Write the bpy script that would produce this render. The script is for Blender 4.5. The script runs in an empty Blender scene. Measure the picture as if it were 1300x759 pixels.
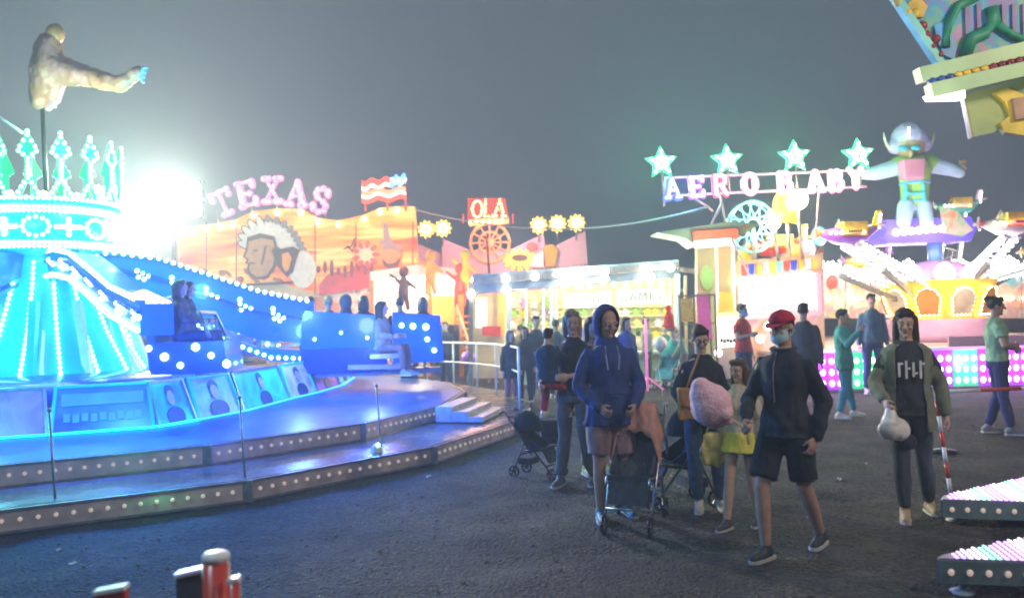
import bpy, bmesh, math, random
from mathutils import Vector, Matrix, noise
V = Vector
R = math.radians
PI = math.pi
random.seed(7)
scene = bpy.context.scene
col = scene.collection

# ------------------------------------------------------------------ camera
F = 1050.0; CX, CY = 650.0, 379.5
cd = bpy.data.cameras.new('camera'); cam = bpy.data.objects.new('camera', cd); col.objects.link(cam)
scene.camera = cam
cd.sensor_width = 36.0; cd.lens = F / 1300.0 * 36.0
cd.clip_start = 0.05; cd.clip_end = 3000
pitch = math.atan((400 - CY) / F); roll = R(-1.5)
EYE = V((0, 0, 1.7))
cam.location = EYE
mrot = Matrix.Rotation(PI / 2 + pitch, 4, 'X') @ Matrix.Rotation(roll, 4, 'Z')
cam.rotation_euler = mrot.to_euler()
cd.dof.use_dof = True; cd.dof.focus_distance = 8.0; cd.dof.aperture_fstop = 1.6

def ray(px, py):
    return (mrot.to_3x3() @ V(((px - CX) / F, -(py - CY) / F, -1.0)))
def P(px, py, Y):
    d = ray(px, py); return EYE + d * (Y / d.y)
def G(px, py, z=0.0):
    d = ray(px, py); return EYE + d * ((z - EYE.z) / d.z)

# ------------------------------------------------------------------ materials
MATS = {}
def mat(name, c, rough=.6, metal=0.0, var=.15, scale=6.0, bump=.0, bscale=40., c2=None, emit=None, es=0.0, coat=0.0, alpha=1.0, trans=0.0, sample=False, stretch=None, detail=4):
    if name in MATS: return MATS[name]
    m = bpy.data.materials.new(name); m.use_nodes = True
    nt = m.node_tree; n = nt.nodes; l = nt.links
    b = n['Principled BSDF']
    tc = n.new('ShaderNodeTexCoord')
    mp = n.new('ShaderNodeMapping'); l.new(tc.outputs['Object'], mp.inputs[0])
    if stretch: mp.inputs['Scale'].default_value = stretch
    nz = n.new('ShaderNodeTexNoise'); nz.inputs['Scale'].default_value = scale; nz.inputs['Detail'].default_value = detail
    l.new(mp.outputs[0], nz.inputs['Vector'])
    rp = n.new('ShaderNodeValToRGB'); l.new(nz.outputs['Fac'], rp.inputs[0])
    a = [max(0, x * (1 - var)) for x in c]; d = [min(1, x * (1 + var)) for x in (c2 or c)]
    rp.color_ramp.elements[0].position = .32; rp.color_ramp.elements[1].position = .68
    rp.color_ramp.elements[0].color = (*a, 1); rp.color_ramp.elements[1].color = (*d, 1)
    l.new(rp.outputs[0], b.inputs['Base Color'])
    b.inputs['Roughness'].default_value = rough; b.inputs['Metallic'].default_value = metal
    b.inputs['Coat Weight'].default_value = coat
    b.inputs['Alpha'].default_value = alpha
    b.inputs['Transmission Weight'].default_value = trans
    mr = n.new('ShaderNodeMapRange'); mr.inputs['To Min'].default_value = max(.02, rough - .1); mr.inputs['To Max'].default_value = min(1, rough + .12)
    l.new(nz.outputs['Fac'], mr.inputs[0]); l.new(mr.outputs[0], b.inputs['Roughness'])
    if bump:
        nb = n.new('ShaderNodeTexNoise'); nb.inputs['Scale'].default_value = bscale; nb.inputs['Detail'].default_value = 5
        l.new(mp.outputs[0], nb.inputs['Vector'])
        bp = n.new('ShaderNodeBump'); bp.inputs['Strength'].default_value = bump; bp.inputs['Distance'].default_value = .03
        l.new(nb.outputs['Fac'], bp.inputs['Height']); l.new(bp.outputs[0], b.inputs['Normal'])
    if emit:
        b.inputs['Emission Color'].default_value = (*emit, 1); b.inputs['Emission Strength'].default_value = es
        try: m.cycles.emission_sampling = 'AUTO' if sample else 'NONE'
        except Exception: pass
    MATS[name] = m
    return m
def glow(name, c, s, sample=False):
    return mat(name, [min(1, x * .5 + .3) for x in c], .4, 0, .05, emit=c, es=s, sample=sample)

def cloth(name, c, rough=.9, var=.25):
    return mat(name, c, rough, 0, var, 9, bump=.75, bscale=8, stretch=(1.5, 1.5, .55))

# ------------------------------------------------------------------ object helpers
WM = {}
def empty(name, loc, rz=0.0, scale=1.0):
    o = bpy.data.objects.new(name, None); col.objects.link(o)
    o.empty_display_size = .1
    o.location = loc; o.rotation_euler = (0, 0, rz); o.scale = (scale,) * 3
    WM[o] = Matrix.Translation(V(loc)) @ Matrix.Rotation(rz, 4, 'Z') @ Matrix.Scale(scale, 4)
    return o
def tag(o, label=None, cat=None, group=None, kind=None):
    if label: o['label'] = label
    if cat: o['category'] = cat
    if group: o['group'] = group
    if kind: o['kind'] = kind
    return o
def thing(name, label, cat, loc=(0, 0, 0), rz=0.0, group=None, scale=1.0):
    return tag(empty(name, loc, rz, scale), label, cat, group)

def frame(d):
    d = V(d).normalized()
    up = V((0, 0, 1)) if abs(d.z) < .95 else V((0, 1, 0))
    x = d.cross(up).normalized(); y = x.cross(d).normalized()
    return x, y, d

class MB:
    def __init__(s): s.v = []; s.f = []
    def add(s, vs, fs):
        b = len(s.v); s.v += [V(q) for q in vs]; s.f += [tuple(b + i for i in f) for f in fs]; return s
    def box(s, c, size, rot=None):
        c = V(c); h = V(size) / 2; vs = []
        for x in (-1, 1):
            for y in (-1, 1):
                for z in (-1, 1):
                    q = V((x * h.x, y * h.y, z * h.z))
                    if rot is not None: q = rot @ q
                    vs.append(c + q)
        return s.add(vs, [(0, 1, 3, 2), (4, 6, 7, 5), (0, 4, 5, 1), (2, 3, 7, 6), (0, 2, 6, 4), (1, 5, 7, 3)])
    def bar(s, p, q, w, h=None):
        p = V(p); q = V(q); h = h or w; x, y, d = frame(q - p); vs = []
        for c in (p, q):
            for a, b in ((-1, -1), (1, -1), (1, 1), (-1, 1)): vs.append(c + x * a * w / 2 + y * b * h / 2)
        return s.add(vs, [(0, 3, 2, 1), (4, 5, 6, 7), (0, 1, 5, 4), (1, 2, 6, 5), (2, 3, 7, 6), (3, 0, 4, 7)])
    def rings(s, rr, closed=True):
        n = len(rr[0]); vs = [q for r in rr for q in r]; fs = []
        for k in range(len(rr) - 1):
            for i in range(n):
                j = (i + 1) % n
                fs.append((k * n + i, k * n + j, (k + 1) * n + j, (k + 1) * n + i))
        if closed:
            fs.append(tuple(range(n - 1, -1, -1))); fs.append(tuple((len(rr) - 1) * n + i for i in range(n)))
        return s.add(vs, fs)
    def tube(s, pts, r, n=8):
        pts = [V(p) for p in pts]; rr = []
        for i, p in enumerate(pts):
            d = (pts[min(i + 1, len(pts) - 1)] - pts[max(i - 1, 0)])
            x, y, _ = frame(d); ri = r[i] if isinstance(r, (list, tuple)) else r
            rr.append([p + (x * math.cos(t) + y * math.sin(t)) * ri for t in (2 * PI * k / n for k in range(n))])
        return s.rings(rr)
    def cap(s, p, q, r1, r2=None, n=12):
        p = V(p); q = V(q); r2 = r1 if r2 is None else r2
        x, y, d = frame(q - p); rr = []
        for k in (0, 1, 2): 
            a = R(80 - 40 * k); rr.append((p - d * r1 * math.sin(a), r1 * math.cos(a)))
        rr.append((p, r1)); rr.append((q, r2))
        for k in (1, 2, 3):
            a = R(k * 27); rr.append((q + d * r2 * math.sin(a), r2 * math.cos(a)))
        return s.rings([[c + (x * math.cos(t) + y * math.sin(t)) * r for t in (2 * PI * i / n for i in range(n))] for c, r in rr])
    def ell(s, c, rad, rot=None, n=14, m=9):
        c = V(c); rr = []
        for k in range(m):
            a = -PI / 2 + PI * (k + .35) / (m - .3)
            ring = []
            for i in range(n):
                t = 2 * PI * i / n
                q = V((rad[0] * math.cos(a) * math.cos(t), rad[1] * math.cos(a) * math.sin(t), rad[2] * math.sin(a)))
                if rot is not None: q = rot @ q
                ring.append(c + q)
            rr.append(ring)
        return s.rings(rr)
    def bulb(s, c, r):
        c = V(c); vs = [c + V(q) * r for q in ((1, 0, 0), (-1, 0, 0), (0, 1, 0), (0, -1, 0), (0, 0, 1), (0, 0, -1))]
        o = .72
        return s.ell(c, (r, r, r), None, 7, 4)
    def lathe(s, c, prof, n=24, a0=0, a1=2 * PI):
        c = V(c); full = abs(a1 - a0 - 2 * PI) < 1e-4; rr = []
        k = n if full else n + 1
        for r, z in prof:
            rr.append([c + V((r * math.cos(a0 + (a1 - a0) * i / n), r * math.sin(a0 + (a1 - a0) * i / n), z)) for i in range(k)])
        if full: return s.rings(rr)
        b = len(s.v); s.v += [q for r in rr for q in r]
        for j in range(len(rr) - 1):
            for i in range(k - 1):
                s.f.append((b + j * k + i, b + j * k + i + 1, b + (j + 1) * k + i + 1, b + (j + 1) * k + i))
        return s
    def prism(s, pts, off):
        """pts: planar 3D loop; extruded by off"""
        pts = [V(p) for p in pts]; off = V(off); n = len(pts)
        vs = pts + [p + off for p in pts]
        fs = [tuple(range(n)), tuple(range(2 * n - 1, n - 1, -1))] + [(i, i + n, (i + 1) % n + n, (i + 1) % n) for i in range(n)]
        return s.add(vs, fs)
    def px(s, pts, Y, th=.08):
        return s.prism([P(x, y, Y) for x, y in pts], (0, th, 0))
    def build(s, name, m, parent=None, smooth=False, kind=None, world=True):
        me = bpy.data.meshes.new(name)
        vs = s.v
        if parent is not None and world:
            inv = WM[parent].inverted(); vs = [inv @ q for q in vs]
        me.from_pydata([tuple(q) for q in vs], [], s.f)
        bm = bmesh.new(); bm.from_mesh(me); bmesh.ops.recalc_face_normals(bm, faces=bm.faces); bm.to_mesh(me); bm.free()
        if smooth: me.shade_smooth()
        me.materials.append(m)
        o = bpy.data.objects.new(name, me); col.objects.link(o)
        if parent is not None: o.parent = parent; WM[o] = WM[parent]
        else: WM[o] = Matrix.Identity(4)
        if kind: o['kind'] = kind
        return o

def remesh(mb, name, m, parent, voxel, smooth=3, wrinkle=0.0, world=False, keep=None, xf=None):
    """union of overlapping shapes as one continuous skin"""
    me = bpy.data.meshes.new('tmp'); me.from_pydata([tuple(q) for q in mb.v], [], mb.f)
    bm = bmesh.new(); bm.from_mesh(me); bmesh.ops.recalc_face_normals(bm, faces=bm.faces); bm.to_mesh(me); bm.free()
    o = bpy.data.objects.new('tmp', me); col.objects.link(o)
    md = o.modifiers.new('r', 'REMESH'); md.mode = 'VOXEL'; md.voxel_size = voxel
    if smooth:
        sm = o.modifiers.new('s', 'SMOOTH'); sm.factor = .5; sm.iterations = smooth
    dg = bpy.context.evaluated_depsgraph_get(); dg.update()
    ev = o.evaluated_get(dg); nm = bpy.data.meshes.new_from_object(ev)
    bpy.data.objects.remove(o); bpy.data.meshes.remove(me)
    if wrinkle:
        nr = [v.normal.copy() for v in nm.vertices]
        for v, n_ in zip(nm.vertices, nr):
            c = v.co
            v.co = c + n_ * wrinkle * (noise.noise(V((c.x * 9, c.y * 9, c.z * 5 + c.x * 6))) + .5 * noise.noise(V((c.x * 22, c.y * 20, c.z * 13))))
    nm.name = name; nm.shade_smooth()
    nm.materials.clear(); nm.materials.append(m)
    ob = bpy.data.objects.new(name, nm); col.objects.link(ob)
    if world and parent is not None: nm.transform(WM[parent].inverted())
    if parent is not None: ob.parent = parent; WM[ob] = WM[parent]
    return ob

def text_verts(s_, size, ext=.02, bevel=0.0, shear=0.0, space=1.0, offset=0.0):
    """upright text in the xz plane, centred at origin, reading from -Y"""
    cu = bpy.data.curves.new('t', 'FONT'); cu.body = s_; cu.size = size; cu.extrude = ext; cu.bevel_depth = bevel
    cu.align_x = 'CENTER'; cu.align_y = 'CENTER'; cu.shear = shear; cu.space_character = space; cu.offset = offset; cu.resolution_u = 3
    o = bpy.data.objects.new('t', cu); col.objects.link(o)
    dg = bpy.context.evaluated_depsgraph_get(); dg.update()
    me = bpy.data.meshes.new_from_object(o.evaluated_get(dg))
    vs = [V((v.co.x, -v.co.z, v.co.y)) for v in me.vertices]; fs = [tuple(p.vertices) for p in me.polygons]
    bpy.data.objects.remove(o); bpy.data.curves.remove(cu); bpy.data.meshes.remove(me)
    return vs, fs
def text_at(mb, s_, c, size, rz=0.0, tilt=0.0, **k):
    vs, fs = text_verts(s_, size, **k)
    m = Matrix.Translation(V(c)) @ Matrix.Rotation(rz, 4, 'Z') @ Matrix.Rotation(tilt, 4, 'Y')
    return mb.add([m @ q for q in vs], fs)

def lamp(name, loc, c, watts, r=.15, kind='POINT', size=None, rot=None):
    d = bpy.data.lights.new(name, kind); d.color = c; d.energy = watts
    if kind == 'POINT': d.shadow_soft_size = r
    if kind == 'AREA': d.shape = 'RECTANGLE'; d.size = size[0]; d.size_y = size[1]
    if kind == 'SPOT': d.shadow_soft_size = r; d.spot_size = size; d.spot_blend = .6
    o = bpy.data.objects.new(name, d); o.location = loc
    if rot: o.rotation_euler = rot
    col.objects.link(o); return o
# ------------------------------------------------------------------ people
SK = dict(pel=(0, 0, .95), chest=(0, .01, 1.28), neck=(0, .015, 1.50), head=(0, -.005, 1.645),
          hL=(-.09, 0, .92), hR=(.09, 0, .92), kL=(-.105, -.02, .50), kR=(.105, -.02, .50), aL=(-.115, .02, .085), aR=(.115, .02, .085),
          sL=(-.165, .01, 1.372), sR=(.165, .01, 1.372), eL=(-.215, .03, 1.11), eR=(.215, .03, 1.11), wL=(-.235, -.03, .87), wR=(.235, -.03, .87))
SKIN = {'fair': (.56, .35, .26), 'tan': (.46, .27, .19), 'brown': (.2, .11, .07)}
def torso_rings(J, z_list, grow=0.0, n=20):
    """z_list: (t along spine 0 pelvis..1 neck, rx, ry)"""
    rr = []
    pel, chest, neck = V(J['pel']), V(J['chest']), V(J['neck'])
    hv = (V(J['hR']) - V(J['hL'])).normalized(); sv = (V(J['sR']) - V(J['sL'])).normalized()
    for t, rx, ry in z_list:
        if t < .62: c = pel.lerp(chest, t / .62); d = chest - pel
        else: c = chest.lerp(neck, (t - .62) / .38); d = (neck - chest) * .6 + (chest - pel) * .4
        x = hv.lerp(sv, min(1, max(0, t))); d = d.normalized(); y = d.cross(x).normalized(); x = y.cross(d).normalized()
        rr.append([c + x * math.cos(a) * (rx + grow) + y * math.sin(a) * (ry + grow) for a in (2 * PI * i / n for i in range(n))])
    return rr
TORSO = [(-.16, .10, .09), (-.1, .15, .115), (0, .165, .125), (.15, .155, .115), (.32, .138, .103), (.5, .15, .112), (.7, .166, .118), (.80, .160, .108), (.88, .128, .092), (.94, .088, .075), (1.0, .06, .058)]
def person(label, px=None, pyf=None, top=None, loc=None, H=None, rz=0.0, pose=None, near=False, skin='fair', hair='short', hair_c=(.02, .014, .01),
           shirt='long', shirt_c=(.03, .03, .04), legs='trousers', legs_c=(.03, .04, .07), shoe_c=(.6, .6, .6), extras=(), group=None, female=False,
           fat=1.0, headyaw=0.0, headpitch=0.0, hem=-.08, grip=None, zoff=0.0, mask_c=None, hand_curl=.5, lower=True, fold=None, sleeve_c=None):
    if loc is None:
        loc = G(px, pyf)
    if H is None:
        d = loc.y; H = (P(px, top, d).z - loc.z)
    k = H / 1.775
    loc = V(loc); loc.z += zoff
    root = thing('person', label, 'person', loc, R(rz), group, k)
    J = dict(SK)
    if female:
        for s in ('L', 'R'):
            q = J['s' + s]; J['s' + s] = (q[0] * .88, q[1], q[2] - .01)
            q = J['e' + s]; J['e' + s] = (q[0] * .92, q[1], q[2])
    if pose: J.update(pose)
    vx = .0075 if near else .014
    skm = mat('skin_' + skin, SKIN[skin], .55, 0, .1, 20, bump=.05, bscale=60)
    # head rotation
    hm = Matrix.Translation(V(J['head'])) @ Matrix.Rotation(R(headyaw), 4, 'Z') @ Matrix.Rotation(R(headpitch), 4, 'X')
    h = lambda *q: hm @ V(q)
    hr = hm.to_3x3()
    b = MB()
    b.rings(torso_rings(J, [(t, rx * fat, ry * fat) for t, rx, ry in TORSO]))
    b.cap(V(J['neck']) + V((0, .005, -.03)), h(0, .012, -.04), .056, .052)
    b.ell(h(0, .012, .03), (.074, .092, .092), hr)
    b.ell(h(0, -.014, -.045), (.056, .068, .072), hr)
    b.cap(h(0, -.058, -.098), h(0, -.07, -.094), .02, .018)
    b.cap(h(0, -.088, .015), h(0, -.108, -.022), .010, .016)
    b.cap(h(-.045, -.074, .028), h(.045, -.074, .028), .014, .014)
    for s in (-1, 1):
        b.ell(h(s * .076, .012, -.005), (.010, .02, .032), hr)
        b.ell(h(s * .04, -.062, -.025), (.02, .02, .018), hr)
    hands = {}
    for s in ('L', 'R'):
        sg = -1 if s == 'L' else 1
        S, E, W = V(J['s' + s]), V(J['e' + s]), V(J['w' + s])
        b.cap(S, E, .048 * fat, .038); b.cap(E, E.lerp(W, .35), .042, .04); b.cap(E.lerp(W, .3), W, .04, .026)
        d = (W - E).normalized()
        nrm = V(J.get('palm' + s, (-sg, .25, 0))); nrm = (nrm - d * nrm.dot(d)).normalized()  # palm faces this way
        side = d.cross(nrm).normalized() * (1 if True else 1)
        front = V((0, -1, 0))
        if side.dot(front) < 0: side = -side      # thumb side
        if 'thumb' + s in J:
            if side.dot(V(J['thumb' + s])) < 0: side = -side
        pal = W + d * .05
        rot = Matrix((side, nrm, d)).transposed()
        b.ell(pal, (.042, .017, .052), rot)
        hands[s] = (W + d * .09 + nrm * .02, d, nrm, side)
        cu = J.get('curl' + s, hand_curl)
        for i, (o_, L) in enumerate(((.03, .072), (.010, .08), (-.010, .075), (-.029, .058))):
            p = W + d * .09 + side * o_
            a = R(18 + cu * 62)
            d1 = d * math.cos(a * .5) + nrm * math.sin(a * .5); d2 = d * math.cos(a * 1.5) + nrm * math.sin(a * 1.5); d3 = d * math.cos(a * 2.1) + nrm * math.sin(a * 2.1)
            q1 = p + d1 * L * .42; q2 = q1 + d2 * L * .32; q3 = q2 + d3 * L * .24
            r_ = .0092
            b.cap(p - d * .015, q1, r_, r_, 8); b.cap(q1, q2, r_, .0085, 8); b.cap(q2, q3, .0085, .0075, 8)
        t0 = W + d * .025 + side * .028; t1 = t0 + (side * .6 + d * .75 + nrm * .35).normalized() * .04; t2 = t1 + (side * .15 + d * .8 + nrm * (.3 + cu * .5)).normalized() * .032
        b.cap(t0, t1, .0135, .011, 8); b.cap(t1, t2, .011, .009, 8)
        Hh, K, A = V(J['h' + s]), V(J['k' + s]), V(J['a' + s])
        if lower:
            b.cap(Hh, K, .083 * fat, .053); b.cap(K, K.lerp(A, .35), .052, .056); b.cap(K.lerp(A, .33), A, .056, .036)
            sh = (A - K).normalized(); ft = V(J.get('f' + s, (sg * .12, -1, 0))).normalized()
            b.cap(A + V((0, 0, -.035)), A + ft * .14 + V((0, 0, -.05)), .032, .022)
    body = remesh(b, 'body', skm, root, vx, 3)
    # face
    if near:
        for s in (-1, 1):
            e = MB().ell(h(s * .031, -.079, .012), (.0125, .009, .0095), hr, 10, 7).build('eye', mat('eye_white', (.7, .7, .68), .3), root, True, world=False)
            MB().ell(h(s * .031, -.087, .012), (.0055, .003, .0055), hr, 8, 5).build('iris', mat('iris', (.03, .02, .015), .2), e, True, world=False)
            MB().cap(h(s * .015, -.0885, .035), h(s * .048, -.079, .036), .0026, .0018, 6).build('eyebrow', mat('brow', (.03, .02, .015), .9), root, True, world=False)
        MB().ell(h(0, -.083, -.058), (.022, .008, .0065), hr, 10, 5).build('lips', mat('lips', (.35, .12, .1), .5), root, True, world=False)
    # hair
    hc = mat('hair_%d' % int(hair_c[0] * 1000), hair_c, .55, 0, .4, 14, bump=.6, bscale=55, stretch=(3, 3, .4))
    hb = MB()
    if hair == 'capped': hb.ell(h(0, .03, .03), (.083, .085, .085), hr)
    if hair in ('short', 'long', 'bun', 'ponytail', 'bob'):
        hb.ell(h(0, .026, .043), (.086, .094, .094), hr)
        hb.ell(h(-.03, -.03, .095), (.05, .05, .03), hr); hb.ell(h(.03, -.03, .095), (.05, .05, .03), hr)
    if hair in ('long', 'bob'):
        L = -.30 if hair == 'long' else -.14
        for s in (-1, 1):
            hb.cap(h(s * .068, .015, .04), h(s * .078, .01, L * .6), .034, .03)
            hb.cap(h(s * .078, .01, L * .6), h(s * .085, -.01, L), .03, .02)
        hb.cap(h(0, .07, .03), h(0, .085, L), .07, .05); hb.cap(h(-.04, .07, 0), h(-.05, .07, L), .05, .035); hb.cap(h(.04, .07, 0), h(.05, .07, L), .05, .035)
    if hair == 'bun': hb.ell(h(0, .105, .095), (.048, .045, .042), hr)
    if hair == 'ponytail': hb.cap(h(0, .11, .06), h(0, .16, -.16), .035, .018)
    if hb.v: remesh(hb, 'hair', hc, root, .009 if near else .014, 2, .008 if near else .005)
    # clothes
    cs = .010 if near else .016
    tm = cloth('cloth_' + '_'.join('%02d' % int(x * 100) for x in shirt_c), shirt_c)
    g = .016
    t = MB()
    if shirt:
        zz = [(q, rx * fat, ry * fat) for q, rx, ry in TORSO if q > hem + .02]
        w0 = (.172 + (.012 if hem < -.2 else 0)) * fat
        rings = [(hem, w0, .128 * fat)] + zz
        if hem < -.2: rings = [(hem, w0, .13 * fat), (-.1, .175 * fat, .13 * fat), (0, .172 * fat, .128 * fat)] + [q for q in zz if q[0] > .05]
        t.rings(torso_rings(J, rings, g))
        for s in ('L', 'R'):
            S, E, W = V(J['s' + s]), V(J['e' + s]), V(J['w' + s])
            if shirt in ('long', 'hoodie', 'coat'):
                r0 = .014 if shirt != 'long' else .006
                t.cap(S, E, .055 * fat + r0 * .6, .048 + r0); t.cap(E, E.lerp(W, .5), .049 + r0, .046 + r0); t.cap(E.lerp(W, .5), W.lerp(E, .06), .046 + r0, .034 + r0)
            elif shirt == 'short': t.tube([S - (E - S) * .1, S, S.lerp(E, .55)], [.055, .067 * fat, .066], 14)
            elif shirt == 'mid':
                t.cap(S, E, .065 * fat, .054); t.tube([E.lerp(S, .1), E.lerp(W, .3)], [.056, .058], 14)
        if shirt == 'hoodie' and hair != 'hood': t.ell(V(J['neck']) + V((0, .07, -.02)), (.1, .06, .07))
        if shirt in ('hoodie', 'coat'): t.tube([V(J['neck']) + V((0, .0, -.05)), V(J['neck']) + V((0, 0, .0))], [.1, .078], 16)
        sh_o = remesh(t, 'hoodie' if shirt == 'hoodie' else 'coat' if shirt == 'coat' else 'shirt', tm, root, cs, 3, .019 if near else .012)
    if hair == 'hood':
        hd = MB(); vs = []
        n, m_ = 28, 18
        ring = []
        for a in range(m_ + 1):
            th = PI * (a / m_)            # from back pole (y+) to the front
            if th > R(128): break
            yy = .03 + .118 * math.cos(th); rr_ = math.sin(th)
            rx, rz_ = .118 * rr_, .142 * rr_
            if a == 0: rx = rz_ = .005
            ring.append([h(rx * math.cos(2 * PI * i / n), yy, .022 + rz_ * math.sin(2 * PI * i / n) * (1.0 if math.sin(2 * PI * i / n) > 0 else 1.28)) for i in range(n)])
        inner = [[h(0, 0, .02) + (q - h(0, 0, .02)) * .86 for q in r_] for r_ in ring]
        hd.rings(ring + inner[::-1], closed=False)
        hd.tube([V(J['neck']) + V((0, .02, -.07)), V(J['neck']) + V((0, .02, .03))], [.12, .095], 18)
        remesh(hd, 'hood', tm, root, cs, 2, .008)
        hb2 = MB().ell(h(0, .02, .03), (.08, .088, .09), hr); hb2.build('hair', hc, root, True, world=False)
    if legs:
        lm = cloth('cloth_' + '_'.join('%02d' % int(x * 100) for x in legs_c), legs_c)
        t = MB()
        t.rings(torso_rings(J, [(-.2, .12, .11), (-.12, .16, .122), (0, .168, .125), (.1, .158, .12)], .010))
        for s in ('L', 'R'):
            Hh, K, A = V(J['h' + s]), V(J['k' + s]), V(J['a' + s])
            if legs == 'trousers':
                t.cap(Hh, K, .098 * fat, .068); t.cap(K, K.lerp(A, .4), .066, .068); t.tube([K.lerp(A, .3), K.lerp(A, .93)], [.07, .056], 14)
            elif legs == 'skinny':
                t.cap(Hh, K, .098 * fat, .068); t.cap(K, K.lerp(A, .4), .067, .069); t.tube([K.lerp(A, .3), K.lerp(A, .93)], [.069, .05], 14)
            elif legs == 'shorts':
                t.cap(Hh + V((0, 0, .03)), Hh.lerp(K, .5), .09 * fat, .09 * fat, 16); t.tube([Hh.lerp(K, .15), Hh.lerp(K, .5), Hh.lerp(K, .86)], [.098 * fat, .097 * fat, .1], 16)
            elif legs == 'short_shorts':
                t.tube([Hh + V((0, 0, .05)), Hh, Hh.lerp(K, .35)], [.07, .1 * fat, .1], 16)
        remesh(t, 'shorts' if 'short' in legs else 'trousers', lm, root, cs, 3, .009 if near else .007)
    if lower and shoe_c:
        sm = mat('shoe_%02d_%02d' % (int(shoe_c[0] * 100), int(shoe_c[2] * 100)), shoe_c, .6, 0, .2, 20)
        for s in ('L', 'R'):
            sg = -1 if s == 'L' else 1
            A = V(J['a' + s]); ft = V(J.get('f' + s, (sg * .12, -1, 0))).normalized()
            t = MB(); hz = A + V((0, 0, -.03))
            t.cap(hz - ft * .035, hz + ft * .05 + V((0, 0, -.005)), .043, .04); t.cap(hz + ft * .04 + V((0, 0, -.012)), hz + ft * .155 + V((0, 0, -.022)), .042, .033)
            t.cap(A + V((0, 0, .01)), hz, .043, .045)
            sh = remesh(t, 'shoe', sm, root, .009 if near else .015, 2)
            x, y, d = frame(ft); w = .042
            lp = [hz - ft * .075 + x * .025, hz - ft * .06 + x * w, hz + ft * .08 + x * .046, hz + ft * .16 + x * .04, hz + ft * .195 + x * .012,
                  hz + ft * .195 - x * .012, hz + ft * .16 - x * .04, hz + ft * .08 - x * .046, hz - ft * .06 - x * w, hz - ft * .075 - x * .025]
            zz = hz.z - .052
            lp = [V((q.x, q.y, zz + (q - hz).dot(ft) * ft.z)) for q in lp]
            MB().prism(lp, (0, 0, .022)).build('sole', mat('sole', (.55, .55, .52), .7), sh, world=False)
    if mask_c:
        t = MB(); vs = []
        gx = 9; gz = 7
        for outer in (0, 1):
            for j in range(gz):
                for i in range(gx):
                    a = R(-72 + 144 * i / (gx - 1)); zt = j / (gz - 1)
                    zz = -.105 + .105 * zt
                    rad = .080 + .018 * math.cos(a) * math.sin(PI * min(1, zt + .15)) + (.003 if outer else 0)
                    vs.append(h(.85 * rad * math.sin(a), -.004 - rad * math.cos(a) * 1.0, zz * (1 - .25 * (abs(a) / R(72)))))
        for o_ in (0, 1):
            for j in range(gz - 1):
                for i in range(gx - 1):
                    q = o_ * gx * gz + j * gx + i; t.f.append((q, q + 1, q + gx + 1, q + gx))
        t.v = [V(q) for q in vs]
        mk = t.build('face_mask', mat('mask_%02d_%02d' % (int(mask_c[0] * 100), int(mask_c[2] * 100)), mask_c, .8, 0, .05), root, True, world=False)
        for s in (-1, 1):
            MB().tube([h(s * .072, -.03, -.005), h(s * .086, .02, .01), h(s * .086, .035, -.02), h(s * .072, -.02, -.06)], .002, 5).build('strap', MATS['mask_%02d_%02d' % (int(mask_c[0] * 100), int(mask_c[2] * 100))], mk, world=False)
    def wpt(q): return WM[root] @ V(q)
    return root, J, h, hr, hands, wpt
def cap_hat(root, h, hr, c, back=False):
    t = MB()
    m = cloth('cap_%02d_%02d' % (int(c[0] * 100), int(c[2] * 100)), c)
    rr = []
    for k in range(7):
        a = R(k * 14.5); rr.append([h(.091 * math.cos(a) * math.cos(u), .014 + .106 * math.cos(a) * math.sin(u), .045 + .088 * math.sin(a)) for u in (2 * PI * i / 24 for i in range(24))])
    t.rings(rr); o = t.build('cap', m, root, True, world=False)
    b = MB(); pts = []
    for i in range(13):
        a = R(200 + 140 * i / 12); pts.append((.085 * math.cos(a), .005 + .165 * math.sin(a) * (1 if True else 1)))
    top = [h(x, y, .048 - .25 * max(0, -.09 - y)) for x, y in pts]; b.prism(top, hr @ V((0, 0, -.006)))
    b.build('visor', m, o, world=False)
    MB().ell(h(0, .014, .134), (.009, .009, .005), hr, 8, 5).build('button', m, o, world=False)
    return o
# ------------------------------------------------------------------ materials by multi-colour paint
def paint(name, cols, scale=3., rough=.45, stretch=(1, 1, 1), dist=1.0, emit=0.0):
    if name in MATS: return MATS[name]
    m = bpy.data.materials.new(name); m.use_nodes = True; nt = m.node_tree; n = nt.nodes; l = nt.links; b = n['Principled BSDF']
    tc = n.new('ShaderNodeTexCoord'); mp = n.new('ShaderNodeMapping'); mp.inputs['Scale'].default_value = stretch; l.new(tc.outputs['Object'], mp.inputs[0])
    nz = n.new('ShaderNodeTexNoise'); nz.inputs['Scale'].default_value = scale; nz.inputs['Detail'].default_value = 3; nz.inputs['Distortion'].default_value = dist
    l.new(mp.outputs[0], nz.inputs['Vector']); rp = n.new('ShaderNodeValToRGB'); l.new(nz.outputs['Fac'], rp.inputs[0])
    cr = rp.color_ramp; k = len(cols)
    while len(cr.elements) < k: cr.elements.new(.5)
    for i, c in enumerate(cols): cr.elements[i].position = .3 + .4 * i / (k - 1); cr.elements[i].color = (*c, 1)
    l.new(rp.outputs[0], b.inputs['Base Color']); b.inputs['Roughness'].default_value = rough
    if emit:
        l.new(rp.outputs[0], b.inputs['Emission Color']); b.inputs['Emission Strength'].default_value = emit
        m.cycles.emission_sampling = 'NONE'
    MATS[name] = m; return m

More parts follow.
